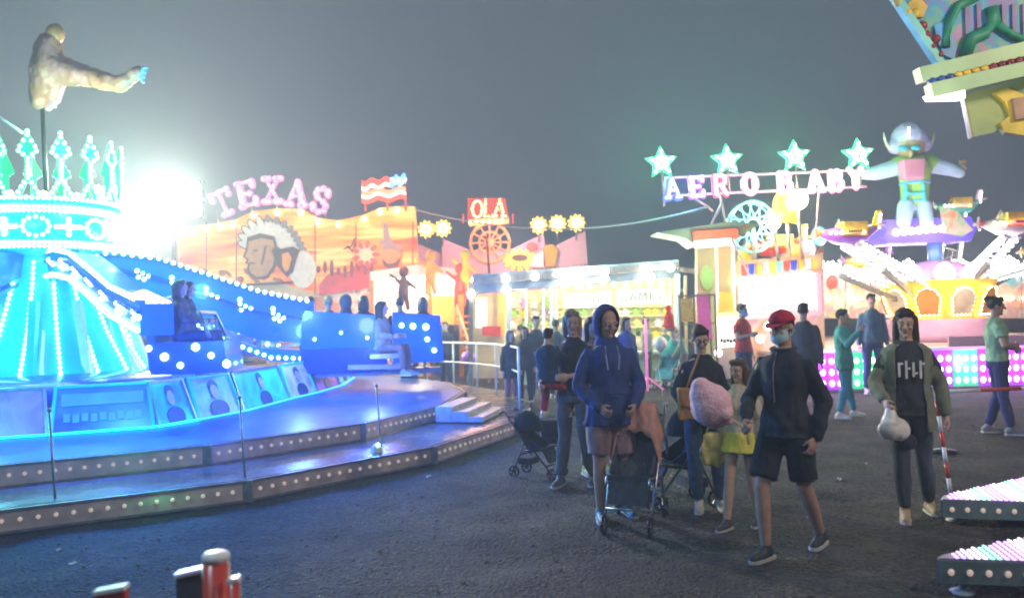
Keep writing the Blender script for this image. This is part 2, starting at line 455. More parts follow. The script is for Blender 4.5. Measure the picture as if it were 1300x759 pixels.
# ------------------------------------------------------------------ ground
def build_ground():
    m = bpy.data.materials.new('ground'); m.use_nodes = True; nt = m.node_tree; n = nt.nodes; l = nt.links; b = n['Principled BSDF']
    tc = n.new('ShaderNodeTexCoord')
    n1 = n.new('ShaderNodeTexNoise'); n1.inputs['Scale'].default_value = .7; n1.inputs['Detail'].default_value = 7; n1.inputs['Roughness'].default_value = .65
    n2 = n.new('ShaderNodeTexNoise'); n2.inputs['Scale'].default_value = 22; n2.inputs['Detail'].default_value = 6; n2.inputs['Roughness'].default_value = .7
    vo = n.new('ShaderNodeTexVoronoi'); vo.inputs['Scale'].default_value = 38
    for q in (n1, n2, vo): l.new(tc.outputs['Object'], q.inputs['Vector'])
    r1 = n.new('ShaderNodeValToRGB'); r1.color_ramp.elements[0].position = .36; r1.color_ramp.elements[1].position = .64
    r1.color_ramp.elements[0].color = (.022, .020, .018, 1); r1.color_ramp.elements[1].color = (.155, .13, .108, 1)
    l.new(n1.outputs['Fac'], r1.inputs[0])
    r2 = n.new('ShaderNodeValToRGB'); r2.color_ramp.elements[0].position = .35; r2.color_ramp.elements[1].position = .75
    r2.color_ramp.elements[0].color = (.25, .25, .25, 1); r2.color_ramp.elements[1].color = (1.6, 1.6, 1.6, 1); l.new(n2.outputs['Fac'], r2.inputs[0])
    mx = n.new('ShaderNodeMixRGB'); mx.blend_type = 'MULTIPLY'; mx.inputs[0].default_value = 1; l.new(r1.outputs[0], mx.inputs[1]); l.new(r2.outputs[0], mx.inputs[2])
    l.new(mx.outputs[0], b.inputs['Base Color']); b.inputs['Roughness'].default_value = .9
    mm = n.new('ShaderNodeMath'); mm.operation = 'ADD'; l.new(n2.outputs['Fac'], mm.inputs[0]); l.new(vo.outputs['Distance'], mm.inputs[1])
    bp = n.new('ShaderNodeBump'); bp.inputs['Strength'].default_value = 1.0; bp.inputs['Distance'].default_value = .07; l.new(mm.outputs[0], bp.inputs['Height']); l.new(bp.outputs[0], b.inputs['Normal'])
    mb = MB()
    def zz(x, y):
        d = math.hypot(x, y)
        if d > 24: return 0
        t = min(1, (24 - d) / 5)
        ru = math.exp(-((y - 5.9 - .06 * x) / .10) ** 2) + math.exp(-((y - 7.3 - .05 * x) / .12) ** 2)
        return t * (.026 * noise.noise(V((x * 1.1, y * 1.1, 0))) + .022 * noise.noise(V((x * 2.9, y * 2.9, 5))) - .022 * ru * (1 if x > .3 else 0))
    xs = [-260, -60, -26] + [-16 + .16 * i for i in range(200)] + [26, 60, 260]
    ys = [-200, -30, 0] + [1.5 + .16 * i for i in range(140)] + [32, 60, 300]
    nx = len(xs)
    mb.add([(x, y, zz(x, y)) for y in ys for x in xs], [(j * nx + i, j * nx + i + 1, (j + 1) * nx + i + 1, (j + 1) * nx + i) for j in range(len(ys) - 1) for i in range(nx - 1)])
    mb.build('ground', m, None, True, 'structure')
    # loose gravel and litter
    g = MB()
    for i in range(1900):
        y = 2.5 + 11 * random.random() ** 1.5; x = random.uniform(-.62, .62) * y
        if math.hypot(x + 7.3, y - 13.7) < 7.7: continue
        r = random.uniform(.004, .013) * (1.8 if random.random() < .03 else 1)
        g.ell((x, y, zz(x, y) + r * .3), (r * random.uniform(.8, 1.5), r, r * .7), Matrix.Rotation(random.random() * 6, 3, 'Z'), 6, 4)
    g.build('gravel', mat('gravel', (.11, .10, .09), .9, 0, .5, 2), kind='stuff')
    lit = [(92, 718, 0), (75, 700, 0), (872, 520 + 60, 0), (1100, 590, 0), (1065, 610, 0), (545, 606, 0)]
    for i, (a, b_, c) in enumerate(lit):
        p = G(a, b_); s = random.uniform(.014, .026) ; rz = random.random() * 3
        pts = [p + Matrix.Rotation(rz, 3, 'Z') @ V((s * 1.8 * math.cos(t) * random.uniform(.7, 1.1), s * math.sin(t), .012 + .012 * math.sin(3 * t))) for t in (2 * PI * k / 9 for k in range(9))]
        o = MB().prism(pts, (0, 0, .006)).build('paper_scrap', mat('litter', (.6, .6, .56), .8))
        tag(o, None, 'litter', 'paper scraps trodden into the dark ground'); o['label'] = 'small pale paper scrap lying on the dark ground'
build_ground()

# ------------------------------------------------------------------ big ride on the left
C0 = V((-7.3, 13.7, 0)); T0 = V((-7.8, 13.9, 0))
M_STEEL = mat('brushed_steel', (.32, .30, .28), .38, .75, .2, 8, bump=.05)
M_BRONZE = mat('riser_bronze', (.58, .47, .40), .42, .2, .25, 5)
M_DECK = mat('deck_plate', (.13, .10, .085), .26, .0, .35, 2.5, bump=.05, bscale=25)
M_BLUE = mat('blue_lacquer_glow', (.008, .09, .62), .3, .0, .2, 1.5, coat=.3, emit=(0.0, .13, .9), es=.36)  # blue light put into the lacquer as a self-glow
M_DBLUE = mat('deep_blue', (.01, .05, .5), .3, 0, .2, 2, coat=.5)
M_TEAL = mat('teal_lacquer_glow', (.01, .40, .40), .25, .0, .25, 1.2, coat=.5, emit=(0.0, .8, .68), es=.2)  # part of the tower's light put into the lacquer as a self-glow
M_BULB_C = glow('bulb_cyan', (.25, 1.0, .85), 5)
M_BULB_B = glow('bulb_pale_blue', (.45, .85, 1.0), 6)
M_BULB_G = glow('bulb_green', (.18, 1.0, .5), 3.5)
M_BULB_W = glow('bulb_white', (1, .95, .85), 30)
M_BULB_R = glow('bulb_red', (1, .12, .05), 10)
M_BULB_Y = glow('bulb_warm', (1, .72, .3), 14)
M_BULB_P = glow('bulb_pink', (1, .45, .85), 12)
M_WHITE = mat('white_paint', (.75, .75, .75), .4, 0, .06)
M_DARK = mat('dark_metal', (.03, .03, .035), .45, .6, .2)
M_DECKU = mat('upper_deck_plate', (.03, .09, .32), .32, .0, .3, 2.5, bump=.05, bscale=25)
for m_ in (M_DECK, M_DECKU): m_.node_tree.nodes['Principled BSDF'].inputs['Specular IOR Level'].default_value = .16
M_CUP = mat('unlit_bulb_glow', (.85, .72, .60), .3, 0, .1, emit=(1, .72, .6), es=.22)  # unlit bulbs given a faint glow of their own

def poly(c, r, n, z, ph=0): return [V((c.x + r * math.cos(ph + 2 * PI * i / n), c.y + r * math.sin(ph + 2 * PI * i / n), z)) for i in range(n)]
plat = thing('ride_platform', 'round two tier metal platform with blue and green glow on its decks', 'platform', C0)
N = 20; PH = R(3)
for name, r, z0, z1 in (('lower_deck', 7.55, .0, .215), ('upper_deck', 6.45, .2, .43)):
    MB().prism(poly(C0, r - .03, N, z1 - .05, PH), (0, 0, .05)).build(name, M_DECK if z0 < .1 else M_DECKU, plat)
    ring = poly(C0, r, N, 0, PH)
    for i in range(N):
        a, b = ring[i], ring[(i + 1) % N]
        mid = (a + b) / 2
        if mid.y > C0.y + 4.5 or mid.x < C0.x - 4: continue
        d = (b - a).normalized(); nrm = V((d.y, -d.x, 0))
        s = MB(); L = (b - a).length
        s.bar(a + d * .03 + V((0, 0, (z0 + z1) / 2 + .0)), b - d * .03 + V((0, 0, (z0 + z1) / 2)), .03, z1 - z0 - .03)
        o = s.build('riser', M_BRONZE, plat)
        s = MB()
        for zz in (z0 + .022, z1 - .012):
            s.bar(a + nrm * .016 + V((0, 0, zz)), b + nrm * .016 + V((0, 0, zz)), .03, .022)
        s.bar(a + nrm * .02 + V((0, 0, z0 + .01)), a + nrm * .02 + V((0, 0, z1)), .09, .04)
        s.build('riser_trim', M_STEEL, o)
        s = MB(); k = int(L / .125)
        for j in range(1, k):
            s.bulb(a + d * (L * j / k) + nrm * .022 + V((0, 0, (z0 + z1) / 2 + .01)), .02)
        s.build('bulb_row', M_CUP, o)
# queue posts on the platform's edge, and rail
for i, (a, b_, h_) in enumerate(((72, 664, .98), (313, 634, .98), (486, 597, .95))):
    p = G(a, b_)
    t = thing('slim_post', ['thin steel post leaning at the far left of the round platform', 'thin steel post at the middle of the platform edge', 'short thin steel post by the cone on the platform edge'][i], 'post', p, 0, 'thin posts along the platform edge')
    MB().tube([p, p + V((-.05, 0, h_))], .012, 8).build('pole', M_STEEL, t, True)
    MB().ell(p + V((-.05, 0, h_)), (.02, .02, .02)).build('finial', M_STEEL, t, True)
    MB().lathe(p, [(.06, 0), (.06, .01), (.02, .03)], 14).build('foot', M_STEEL, t, True)
p = G(480, 597, .0) + V((0, -.04, 0))
t = thing('cable_cone', 'small brown metal cone fixed against the platform edge', 'cone', p)
MB().lathe(p, [(.15, 0.03), (.14, .05), (.06, .26), (.035, .30), (.0, .31)], 18).build('shell', M_BRONZE, t, True)
MB().box(p + V((0, 0, .02)), (.34, .3, .03)).build('base', M_STEEL, t)
MB().bulb(p + V((.02, -.05, .30)), .025).build('bulb', M_BULB_C, t)

# bronze steps up to the upper deck on the right
t = thing('entry_steps', 'brown metal steps leading onto the platform at its right end', 'steps', G(620, 560))
for k in range(3):
    a = R(-13); c = C0 + V((math.cos(a), math.sin(a), 0)) * (6.62 + .22 * (2 - k))
    MB().box(c + V((0, 0, .215 + .035 * (k + 1) + .02)), (.24, 1.3, .07 * (k + 1)), Matrix.Rotation(a, 3, 'Z')).build('tread', M_BRONZE, t)
# hand rails at the back right of the platform
t = thing('hand_rail', 'white tubular hand rail around the right back of the platform', 'railing', C0)
pts = []
for i in range(9):
    a = R(-4 + i * 8); pts.append(C0 + V((7.4 * math.cos(a), 7.4 * math.sin(a), .215)))
for i, q in enumerate(pts):
    MB().tube([q, q + V((0, 0, .92))], .02).build('upright', M_WHITE, t, True)
MB().tube([q + V((0, 0, .92)) for q in pts], .022).build('top_rail', M_WHITE, t, True)
MB().tube([q + V((0, 0, .5)) for q in pts], .016).build('mid_rail', M_WHITE, t, True)

# painted scenery ring
ring_t = thing('scenery_ring', 'ring of painted panels with portraits around the middle of the blue ride', 'scenery', C0)
cols = [(.35, .12, .4), (.02, .10, .75), (.02, .45, .35), (.12, .2, .55), (.02, .42, .3), (.5, .45, .42), (.55, .12, .4), (.05, .4, .5)]
bounds = [(-60, 560), (62, 552), (197, 542), (250, 533), (308, 522), (368, 506), (402, 498), (432, 489), (446, 480)]
bb = [G(a, b_, .44) for a, b_ in bounds]
for i in range(len(bb) - 1):
    a, b_ = bb[i], bb[i + 1]; d = (b_ - a); L = d.length; d.normalize(); inn = V((-d.y, d.x, 0))
    if inn.dot(C0 - a) < 0: inn = -inn
    a2 = a + d * .02; b2 = b_ - d * .02; up = V((0, 0, .54)) + inn * .20
    back = [a2, b2, b2 + up - d * .05, a2 + up + d * .05]
    pn = MB().prism(back, inn * .05).build('panel', paint('panel_paint_%d' % i, [cols[i], [min(1, c * 1.7 + .02) for c in cols[i]], [c * .5 for c in cols[i]]], 1.6, .3), ring_t)
    fr = MB()
    e = [back[k] - inn * .01 for k in range(4)]
    for k in range(4): fr.bar(e[k], e[(k + 1) % 4], .035)
    fr.build('panel_frame', M_TEAL if i % 2 else M_STEEL, pn)
    cen = (back[0] + back[1] + back[2] + back[3]) / 4 - inn * .008
    upn = up.normalized(); art = MB(); sk = MB()
    def disc(mb, c, rx, ry, off, n_=14):
        mb.prism([c + d * rx * math.cos(2 * PI * q / n_) + upn * ry * math.sin(2 * PI * q / n_) - inn * off for q in range(n_)], inn * .01)
    if i == 1:
        for q in range(3):
            c = cen + d * L * (.26 * (q - 1)) + upn * .12
            art.prism([c + d * sx * .15 + upn * sz * .075 - inn * .012 for sx, sz in ((-1, -1), (1, -1), (1, 1), (-1, 1))], inn * .01)
        for q in range(9):
            c = cen + d * (L * .085 * (q - 4)) - upn * (.10 + .012 * (q % 2))
            art.prism([c + d * sx * .035 + upn * sz * .05 - inn * .012 for sx, sz in ((-1, -1), (1, -1), (1, 1), (-1, 1))], inn * .01)
        art.build('painted_motif', mat('motif_blue', (.12, .3, .85), .4), pn)
    elif i > 1:
        s_ = min(1, L / .9)
        disc(art, cen - upn * .19 + d * .03, .19 * s_, .13, .006); disc(art, cen + upn * .13 + d * .02, .095 * s_, .10, .004)
        art.build('painted_coat', mat('motif_dark', (.03, .05, .12), .5), pn)
        disc(sk, cen + upn * .06 + d * .01, .075 * s_, .10, .014)
        sk.build('painted_face', mat('motif_face', (.5, .36, .3), .5), pn)
for nm_, q0, q1, m_ in (('cyan', 0, 3, mat('strip_cyan', (.2, .8, .9), .4, emit=(.0, .75, 1), es=2.5, sample=True)), ('blue', 3, 8, mat('strip_blue', (.1, .3, .9), .4, emit=(.01, .15, 1), es=4.5, sample=True))):
    for i in range(q0, q1):
        a, b_ = bb[i], bb[i + 1]; o_ = (a - C0); o_.z = 0; o_ = o_.normalized() * .06
        MB().bar(a + o_ + V((0, 0, .012)), b_ + o_ + V((0, 0, .012)), .05, .02).build('floor_light_strip', m_, ring_t)
MB().lathe(C0 + V((0, 0, .43)), [(3.35, .0), (3.3, .42), (1.2, .55)], 48, R(-130), R(75)).build('ring_cover', M_DBLUE, ring_t, True)

# central tower
tw = thing('ride_tower', 'turquoise light covered tower with a crown of lit spearheads', 'ride tower', T0)
MB().lathe(T0, [(1.75, .6), (1.62, .85), (1.15, 1.6), (.82, 2.4), (.74, 2.85), (.9, 2.95)], 32).build('column', M_TEAL, tw, True)
def row(pts, r, step, mb=None):
    mb = mb or MB()
    for a, b_ in zip(pts[:-1], pts[1:]):
        a = V(a); b_ = V(b_); L = (b_ - a).length; k = max(1, int(round(L / step)))
        for j in range(k): mb.bulb(a.lerp(b_, j / k), r)
    return mb
for i in range(18):
    a = R(i * 20 + 5)
    pr = [(1.68, .78), (1.18, 1.6), (.85, 2.4), (.77, 2.82)]
    row([T0 + V((r_ * math.cos(a), r_ * math.sin(a), z)) for r_, z in pr], .034, .085).build('light_strip', M_BULB_C, tw)
for i in range(12):
    a = R(i * 30 - 10)
    o = T0 + V((1.55 * math.cos(a), 1.55 * math.sin(a), .85))
    MB().bar(o, T0 + V((1.15 * math.cos(a), 1.15 * math.sin(a), 2.1)), .12, .1).build('fin', M_WHITE if i % 2 else M_TEAL, tw)
    MB().bulb(o + V((.1 * math.cos(a), .1 * math.sin(a), -.05)), .07).build('red_lamp', M_BULB_R, tw)
MB().lathe(T0, [(.74, 2.86), (.98, 2.92), (1.02, 2.96), (1.02, 3.66), (.96, 3.72), (.5, 3.78)], 40).build('crown_drum', M_TEAL, tw, True)
MB().lathe(T0, [(1.06, 3.62), (1.14, 3.66), (1.14, 3.72), (1.04, 3.75)], 40).build('crown_cornice', M_TEAL, tw, True)
def circ(c, r, z, n, br, a0=0, a1=2 * PI):
    mb = MB()
    for i in range(n):
        a = a0 + (a1 - a0) * i / n; mb.bulb(c + V((r * math.cos(a), r * math.sin(a), z)), br)
    return mb
for z, r_ in ((2.98, 1.055), (3.04, 1.05), (3.54, 1.05), (3.60, 1.05), (3.72, 1.17)):
    circ(T0, r_, z, 92, .034).build('light_ring', M_BULB_C, tw)
for i in range(14):
    a0 = R(i * 360 / 14 + 8); mb = MB(); my = MB()
    def cyl(du, z, r_=1.045): a = a0 + du / r_; return T0 + V((r_ * math.cos(a), r_ * math.sin(a), z))
    if i % 2:
        for k in range(12): mb.bulb(cyl(.19 * math.cos(k * PI / 6), 3.29 + .15 * math.sin(k * PI / 6)), .036)
    else:
        for k in range(7): my.bulb(cyl(-.18 + .06 * k, 3.29), .032)
        for k in range(5): my.bulb(cyl(0, 3.17 + .06 * k), .032)
    (mb if i % 2 else my).build('medallion', M_BULB_C if i % 2 else M_BULB_Y, tw)
for i in range(16):
    a = R(i * 22.5 - 90 + 17); out = V((math.cos(a), math.sin(a), 0)); tn = V((-out.y, out.x, 0))
    b0 = T0 + out * 1.12 + V((0, 0, 3.74)); top = 1.18; sz_ = .88
    s = MB()
    s.prism([b0 + tn * x + V((0, 0, z * sz_)) for x, z in ((-.04, .25), (.04, .25), (.05, .72), (.15, .80), (.0, 1.16), (-.15, .80), (-.05, .72))], out * .03)
    s.prism([b0 + tn * x + V((0, 0, z)) for x, z in ((-.17, 0), (-.10, 0), (.03, .34), (-.03, .34))], out * .03)
    s.prism([b0 + tn * x + V((0, 0, z)) for x, z in ((.17, 0), (.10, 0), (-.03, .34), (.03, .34))], out * .03 + V((0, 0, .001)))
    sp = s.build('spearhead', mat('spear_green', (.01, .42, .18), .3, 0, .2, 2, emit=(0, .8, .35), es=.28), tw)
    mb = MB(); o2 = b0 + out * .045
    for q in ((0, .32), (0, .39), (0, .46), (0, .53), (0, .60), (0, .67), (-.06, .74), (.06, .74), (-.12, .80), (.12, .80), (-.1, .88), (.1, .88), (-.05, .98), (.05, .98), (0, 1.08), (0, 1.15),
              (-.05, .24), (.05, .24), (-.09, .16), (.09, .16), (-.13, .07), (.13, .07)):
        mb.bulb(o2 + tn * q[0] + V((0, 0, q[1] * sz_)), .034)
    mb.build('bulb_outline', M_BULB_G, sp)
    MB().bulb(b0 + out * .05 + V((0, 0, .03)) + tn * .22, .055).build('globe', M_BULB_C if i % 3 else M_BULB_Y, tw)
MB().tube([T0 + V((0, 0, 3.8)), T0 + V((-.05, 0, 5.65))], .035).build('mast', M_DARK, tw, True)
MB().tube([T0 + V((-.5, -.9, 4.9)), T0 + V((-.2, -1, 5.05)), T0 + V((.2, -1, 4.75))], .02).build('garland', M_WHITE, tw, True)

# sculpted figure on the tower
fg = thing('rooftop_statue', 'orange and blue sculpted figure stretching one arm above the crown, lit from below', 'statue', P(60, 150, 13.9))
q = lambda x, y, d=0: P(x, y, 13.9 + d)
b = MB()
b.cap(q(62, 92), q(62, 60), .30, .22); b.cap(q(70, 88), q(112, 98), .26, .17); b.cap(q(112, 98), q(150, 108, -.1), .17, .13); b.cap(q(150, 108, -.1), q(176, 92, -.15), .13, .10)
b.cap(q(58, 95), q(48, 128, -.1), .24, .14); b.cap(q(72, 92), q(66, 130, .1), .18, .10); b.cap(q(62, 60), q(68, 50), .12, .13)
remesh(b, 'body', mat('statue_paint', (.5, .2, .08), .5, 0, .3, 3, c2=(.45, .16, .18)), fg, .03, 4, .03, world=True)
MB().ell(q(70, 43), (.15, .15, .17)).build('head', mat('statue_head', (.6, .22, .08), .5, 0, .3, 5), fg, True)
b = MB()
for k in range(4): b.cap(q(176, 92, -.15), q(186 - k * 1.5, 86 + k * 6, -.2), .05, .035)
remesh(b, 'hand', mat('statue_glove', (.25, .4, .75), .5), fg, .02, 2, world=True)
MB().prism([q(48, 90), q(70, 96), q(84, 94), (q(72, 128)), q(58, 140), q(40, 134)], (0, .12, 0)).build('cape', mat('statue_cape', (.5, .25, .45), .6, c2=(.6, .35, .3)), fg)

# sweeping arms
def arm(ang, label, slim=False):
    W = Matrix.Translation(T0) @ Matrix.Rotation(R(ang), 4, 'Z')
    up = [(.55, 2.86), (1.1, 2.88), (1.8, 2.78), (2.6, 2.5), (3.4, 2.2), (4.35, 1.98)]
    lo = [(4.35, .95), (3.6, 1.0), (2.9, 1.3), (2.2, 1.72), (1.4, 2.12), (.55, 2.45)]
    if slim: lo = [(r, z - .42) for r, z in up[::-1]]
    def L(r, y, z): return W @ V((r, y, z))
    loz = lo[::-1]
    f_ = 1.0 if slim else .68
    upl = [(r, z * (1 - f_) + zz * f_) for (r, z), (_, zz) in zip(up, loz)]
    root = MB().prism([L(r, -.22, z) for r, z in up + upl[::-1]], W.to_3x3() @ V((0, .44, 0))).build('ride_arm', M_BLUE, tw)
    if not slim:
        up2 = [(r, z * .2 + zz * .8) for (r, z), (_, zz) in zip(up, loz)]
        lw = MB().prism([L(r, -.20, z) for r, z in up2 + lo], W.to_3x3() @ V((0, .40, 0))).build('lower_boom', M_BLUE, root)
        s = MB()
        for a, b_ in zip(up2, upl): s.bar(L(a[0], -.15, a[1] - .05), L(b_[0], -.15, b_[1] + .05), .07, .05)
        for a, b_ in zip(up2[:-1], upl[1:]): s.bar(L(a[0], -.13, a[1] - .05), L(b_[0], -.13, b_[1] + .05), .05, .04)
        s.build('boom_brace', M_STEEL, root)
    root['label'] = label
    mid = [(r, z * .72 + zz * .28) for (r, z), (_, zz) in zip(up, lo[::-1])]
    s = MB()
    for a, b_ in zip(mid[:-1], mid[1:]): s.bar(L(a[0], -.235, a[1]), L(b_[0], -.235, b_[1]), .06, .05)
    s.build('boom_rib', M_DBLUE, root)
    hi = [(r, z + .12) for r, z in up]
    s = MB()
    for a, b_ in zip(up[:-1], up[1:]): s.bar(L(a[0], -.2, a[1] + .02), L(b_[0], -.2, b_[1] + .02), .1, .05)
    s.build('top_flange', M_BLUE, root)
    row([L(r, -.25, z + .04) for r, z in up], .036, .13).build('top_light_row', M_BULB_B, root)
    row([L(r, -.26, z + .07) for r, z in lo[:6]], .036, .12).build('lower_light_row', M_BULB_B, root)
    mb = MB(); rnd = random.Random(3)
    for r in [.9 + .55 * k for k in range(7)]:
        t_ = [i for i in range(5) if up[i][0] <= r <= up[i + 1][0]]
        i = t_[0] if t_ else 4; f = (r - up[i][0]) / (up[i + 1][0] - up[i][0]); zt = up[i][1] * (1 - f) + up[i + 1][1] * f
        for dx, dz in ((0, 0), (.09, -.05), (.18, -.1), (.02, -.12), (.11, -.17))[:3 + rnd.randint(0, 2)]:
            mb.bulb(L(r + dx, -.25, zt - (.14 if slim else .30) * (1 - .25 * (r < 1.5)) + dz * .8), .036)
        if not slim: mb.bulb(L(r, -.25, zt - .22), .04)
    mb.build('bulb_cluster', M_BULB_B, root)
    return root
ANG = {'A': 13, 'B': -44, 'C': -104, 'D': 76, 'E': 134, 'F': 194}
LB = {'A': 'long blue arm with white bulbs sweeping right to the crowded gondola', 'B': 'blue arm with white bulbs pointing towards the viewer', 'C': 'blue arm reaching out past the left edge of the view',
      'D': 'blue arm behind the tower pointing away', 'E': 'blue arm at the back left of the tower', 'F': 'blue arm pointing left behind the crown tower'}
for k in 'ABCD': arm(ANG[k], LB[k], k == 'B')

def gondola(ang, label, r0=4.1, dark=False, zg=.75):
    a = R(ang); loc = T0 + V((math.cos(a) * r0, math.sin(a) * r0, zg))
    if dark: loc = V((-4.75, 12.7, 1.0)); a = R(-80)
    root = thing('gondola', label, 'ride car', loc, a, 'blue gondolas at the ends of the ride arms')
    W = WM[root]; L = lambda x, y, z: W @ V((x, y, z)); off = lambda x, y, z: W.to_3x3() @ V((x, y, z))
    M_G = mat('gondola_shaded', (.05, .06, .16), .4, 0, .2, 3) if dark else M_BLUE  # dark shell colour stands for the shadow on this car
    MB().prism([L(0, -.42, .45), L(.05, -.5, 1.0), L(.1, -.52, 1.12), L(1.45, -.52, 1.0), L(1.45, -.45, .45), ], off(0, .1, 0)).build('backrest', M_G, root)
    MB().prism([L(0, -.42, .02), L(0, -.46, .45), L(1.5, -.46, .45), L(1.5, -.42, .02)], off(0, 1.0, 0)).build('seat', M_DBLUE, root)
    if not dark: MB().prism([L(1.6, -.50, .15), L(1.6, -.56, 1.06), L(2.45, -.56, .98), L(2.5, -.50, .15)], off(0, .1, 0)).build('side_shell', M_G, root)
    if not dark: MB().prism([L(1.6, -.40, .15), L(1.6, -.40, .5), L(2.5, -.40, .5), L(2.5, -.40, .15)], off(0, .8, 0)).build('rear_seat', M_DBLUE, root)
    MB().bar(L(.1, 0, -.02), L(1.45 if dark else 2.5, 0, -.02), .3, .1).build('chassis', M_STEEL, root)
    if not dark: MB().bar(L(.8, -.6, .12), L(1.7, -.6, .10), .26, .08).build('step_box', mat('step_box', (.35, .3, .33), .4, .3), root)
    for k, (x, z, r_) in enumerate(((1.75, .82, .045), (1.95, .80, .055), (2.18, .78, .06), (2.2, .56, .045), (1.82, .42, .055), (2.32, .36, .045))):
        if dark: MB().bulb(L(1.53, -.42 + .2 * k, .38 - .12 * (k % 3)), .045 + .012 * (k % 2)).build('lamp_globe', M_BULB_B, root)
        else: MB().bulb(L(x, -.6, z), r_).build('lamp_globe', M_BULB_B, root)
    for k in range(3): MB().bulb(L(.25 + .45 * k, -.56, .62 + .1 * (k % 2)), .03).build('side_bulb', M_BULB_B, root)
    MB().tube([L(.1, .35, .5), L(.15, .2, .85), L(1.4, .2, .85), L(1.45, .35, .5)], .03).build('lap_bar', M_STEEL, root, True)
    return root, W, a
GA, WA, aA = gondola(ANG['A'], 'blue gondola full of riders at the end of the long blue arm')
GB, WB, aB = gondola(ANG['B'], 'shade-darkened blue gondola with two riders and round white lamps near the painted panels', 2.9, True, 1.12)
gondola(ANG['D'], 'gondola on the arm behind the tower')

# litter bin on the platform
p = G(520, 492, .215)
t = thing('litter_bin', 'black litter bin standing behind the blue platform edge', 'bin', p)
MB().lathe(p, [(.17, 0), (.21, .6), (.22, .62)], 18).build('bin_body', mat('bin_plastic', (.015, .018, .02), .5), t, True)
MB().lathe(p, [(.24, .6), (.24, .65), (.2, .66), (.2, .6)], 18).build('rim', mat('bin_plastic', (.015, .018, .02), .5), t, True)
# ------------------------------------------------------------------ orange funhouse facade (far left centre)
def pxo(pts, Y, th, name, m, parent): return MB().px(pts, Y, th).build(name, m, parent)
def ellpx(cx, cy, rx, ry, n=16, rot=0):
    return [(cx + rx * math.cos(t) * math.cos(rot) - ry * math.sin(t) * math.sin(rot), cy + rx * math.cos(t) * math.sin(rot) + ry * math.sin(t) * math.cos(rot)) for t in (2 * PI * i / n for i in range(n))]
YF = 24.0
M_SUNSET_GLOW = paint('sunset_paint_glow', [(.6, .05, .01), (.8, .17, .015), (.85, .30, .03), (.85, .5, .15), (.75, .10, .01)], 1.0, .5, (.35, .35, 2.6), .4, emit=.5)  # floodlight on the board put into its paint as a self-glow
M_RED = mat('red_paint', (.62, .05, .03), .4, 0, .2, 4)
M_CREAM = mat('cream_paint', (.65, .5, .32), .5, 0, .15, 3)
M_FEATHER = mat('feather_white', (.75, .73, .7), .6, 0, .1, 8)
M_TAN = mat('face_paint', (.5, .24, .10), .5, 0, .15, 5)
M_BROWN = mat('brown_paint', (.10, .03, .02), .5, 0, .3, 6)
M_ORANGE = mat('orange_paint', (.8, .3, .03), .45, 0, .2, 3)
M_YEL = mat('yellow_paint', (.8, .55, .05), .45, 0, .2, 3)
M_PINK = mat('pink_paint', (.72, .36, .5), .5, 0, .1, 2)
fh = thing('funhouse_front', 'orange wavy funhouse front painted with a feathered headdress portrait', 'funhouse', P(330, 470, YF))
top = [(228, 289), (262, 286), (296, 280), (322, 268), (352, 265), (382, 265), (404, 277), (430, 280), (462, 273), (482, 264), (504, 262), (526, 262)]
pxo(top + [(530, 340), (480, 348), (400, 372), (228, 385)], YF, .35, 'painted_board', M_SUNSET_GLOW, fh)
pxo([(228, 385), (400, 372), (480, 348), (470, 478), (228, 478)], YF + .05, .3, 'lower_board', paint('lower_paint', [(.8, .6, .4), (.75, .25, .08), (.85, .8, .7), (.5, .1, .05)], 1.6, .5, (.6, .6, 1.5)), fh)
row([P(x, y + 5, YF - .06) for x, y in top], .075, .5).build('edge_bulbs', M_BULB_Y, fh)
ho = MB()
for k in range(15):
    a = R(-165 + k * 13.5); L = 30 + 10 * math.sin(k * .45); cx, cy = 346 + (20 + L * .42) * math.cos(a), 318 + (14 + L * .40) * math.sin(a)
    ho.px(ellpx(cx, cy, L * .47, 6.4, 12, a), YF - .035 - .001 * k, .03)
ho.build('feather_outline', M_BROWN, fh)
hd = MB()
for k in range(15):
    a = R(-165 + k * 13.5); L = 30 + 10 * math.sin(k * .45); cx, cy = 346 + (20 + L * .42) * math.cos(a), 318 + (14 + L * .40) * math.sin(a)
    hd.px(ellpx(cx, cy, L * .42, 4.8, 12, a), YF - .05 - .004 * k, .04)
hd.px(ellpx(352, 312, 26, 24), YF - .10, .05)
f1 = hd.build('feather_headdress', M_FEATHER, fh)
tips = MB()
for k in range(5, 15):
    a = R(-165 + k * 13.5); L = 30 + 10 * math.sin(k * .45); cx, cy = 346 + (20 + L * .80) * math.cos(a), 318 + (14 + L * .72) * math.sin(a)
    tips.px(ellpx(cx, cy, 5.5, 4, 9, a), YF - .14, .04)
tips.build('feather_tips', mat('feather_tip', (.25, .22, .2), .6), f1)
MB().px([(314, 301), (332, 297), (348, 301), (353, 320), (349, 340), (340, 353), (326, 355), (315, 348), (313, 340), (315, 336), (311, 334), (313, 330), (308, 326), (312, 316)], YF - .165, .05).build('face_outline', M_BROWN, fh)
fc = MB().px([(316, 303), (332, 299), (346, 303), (350, 320), (346, 338), (338, 350), (326, 352), (318, 346), (316, 340), (318, 336), (314, 333), (316, 329), (311, 326), (315, 316)], YF - .18, .08).build('painted_face', M_TAN, fh)
s = MB().px([(315, 301), (330, 296), (348, 300), (348, 305), (331, 302), (316, 306)], YF - .22, .04); s.px(ellpx(324, 318, 3, 1.3), YF - .22, .03); s.px(ellpx(320, 334, 4, 1.1), YF - .22, .03); s.px([(336, 312), (338, 312), (333, 336), (331, 336)], YF - .22, .03)
s.build('face_lines', M_BROWN, fc)
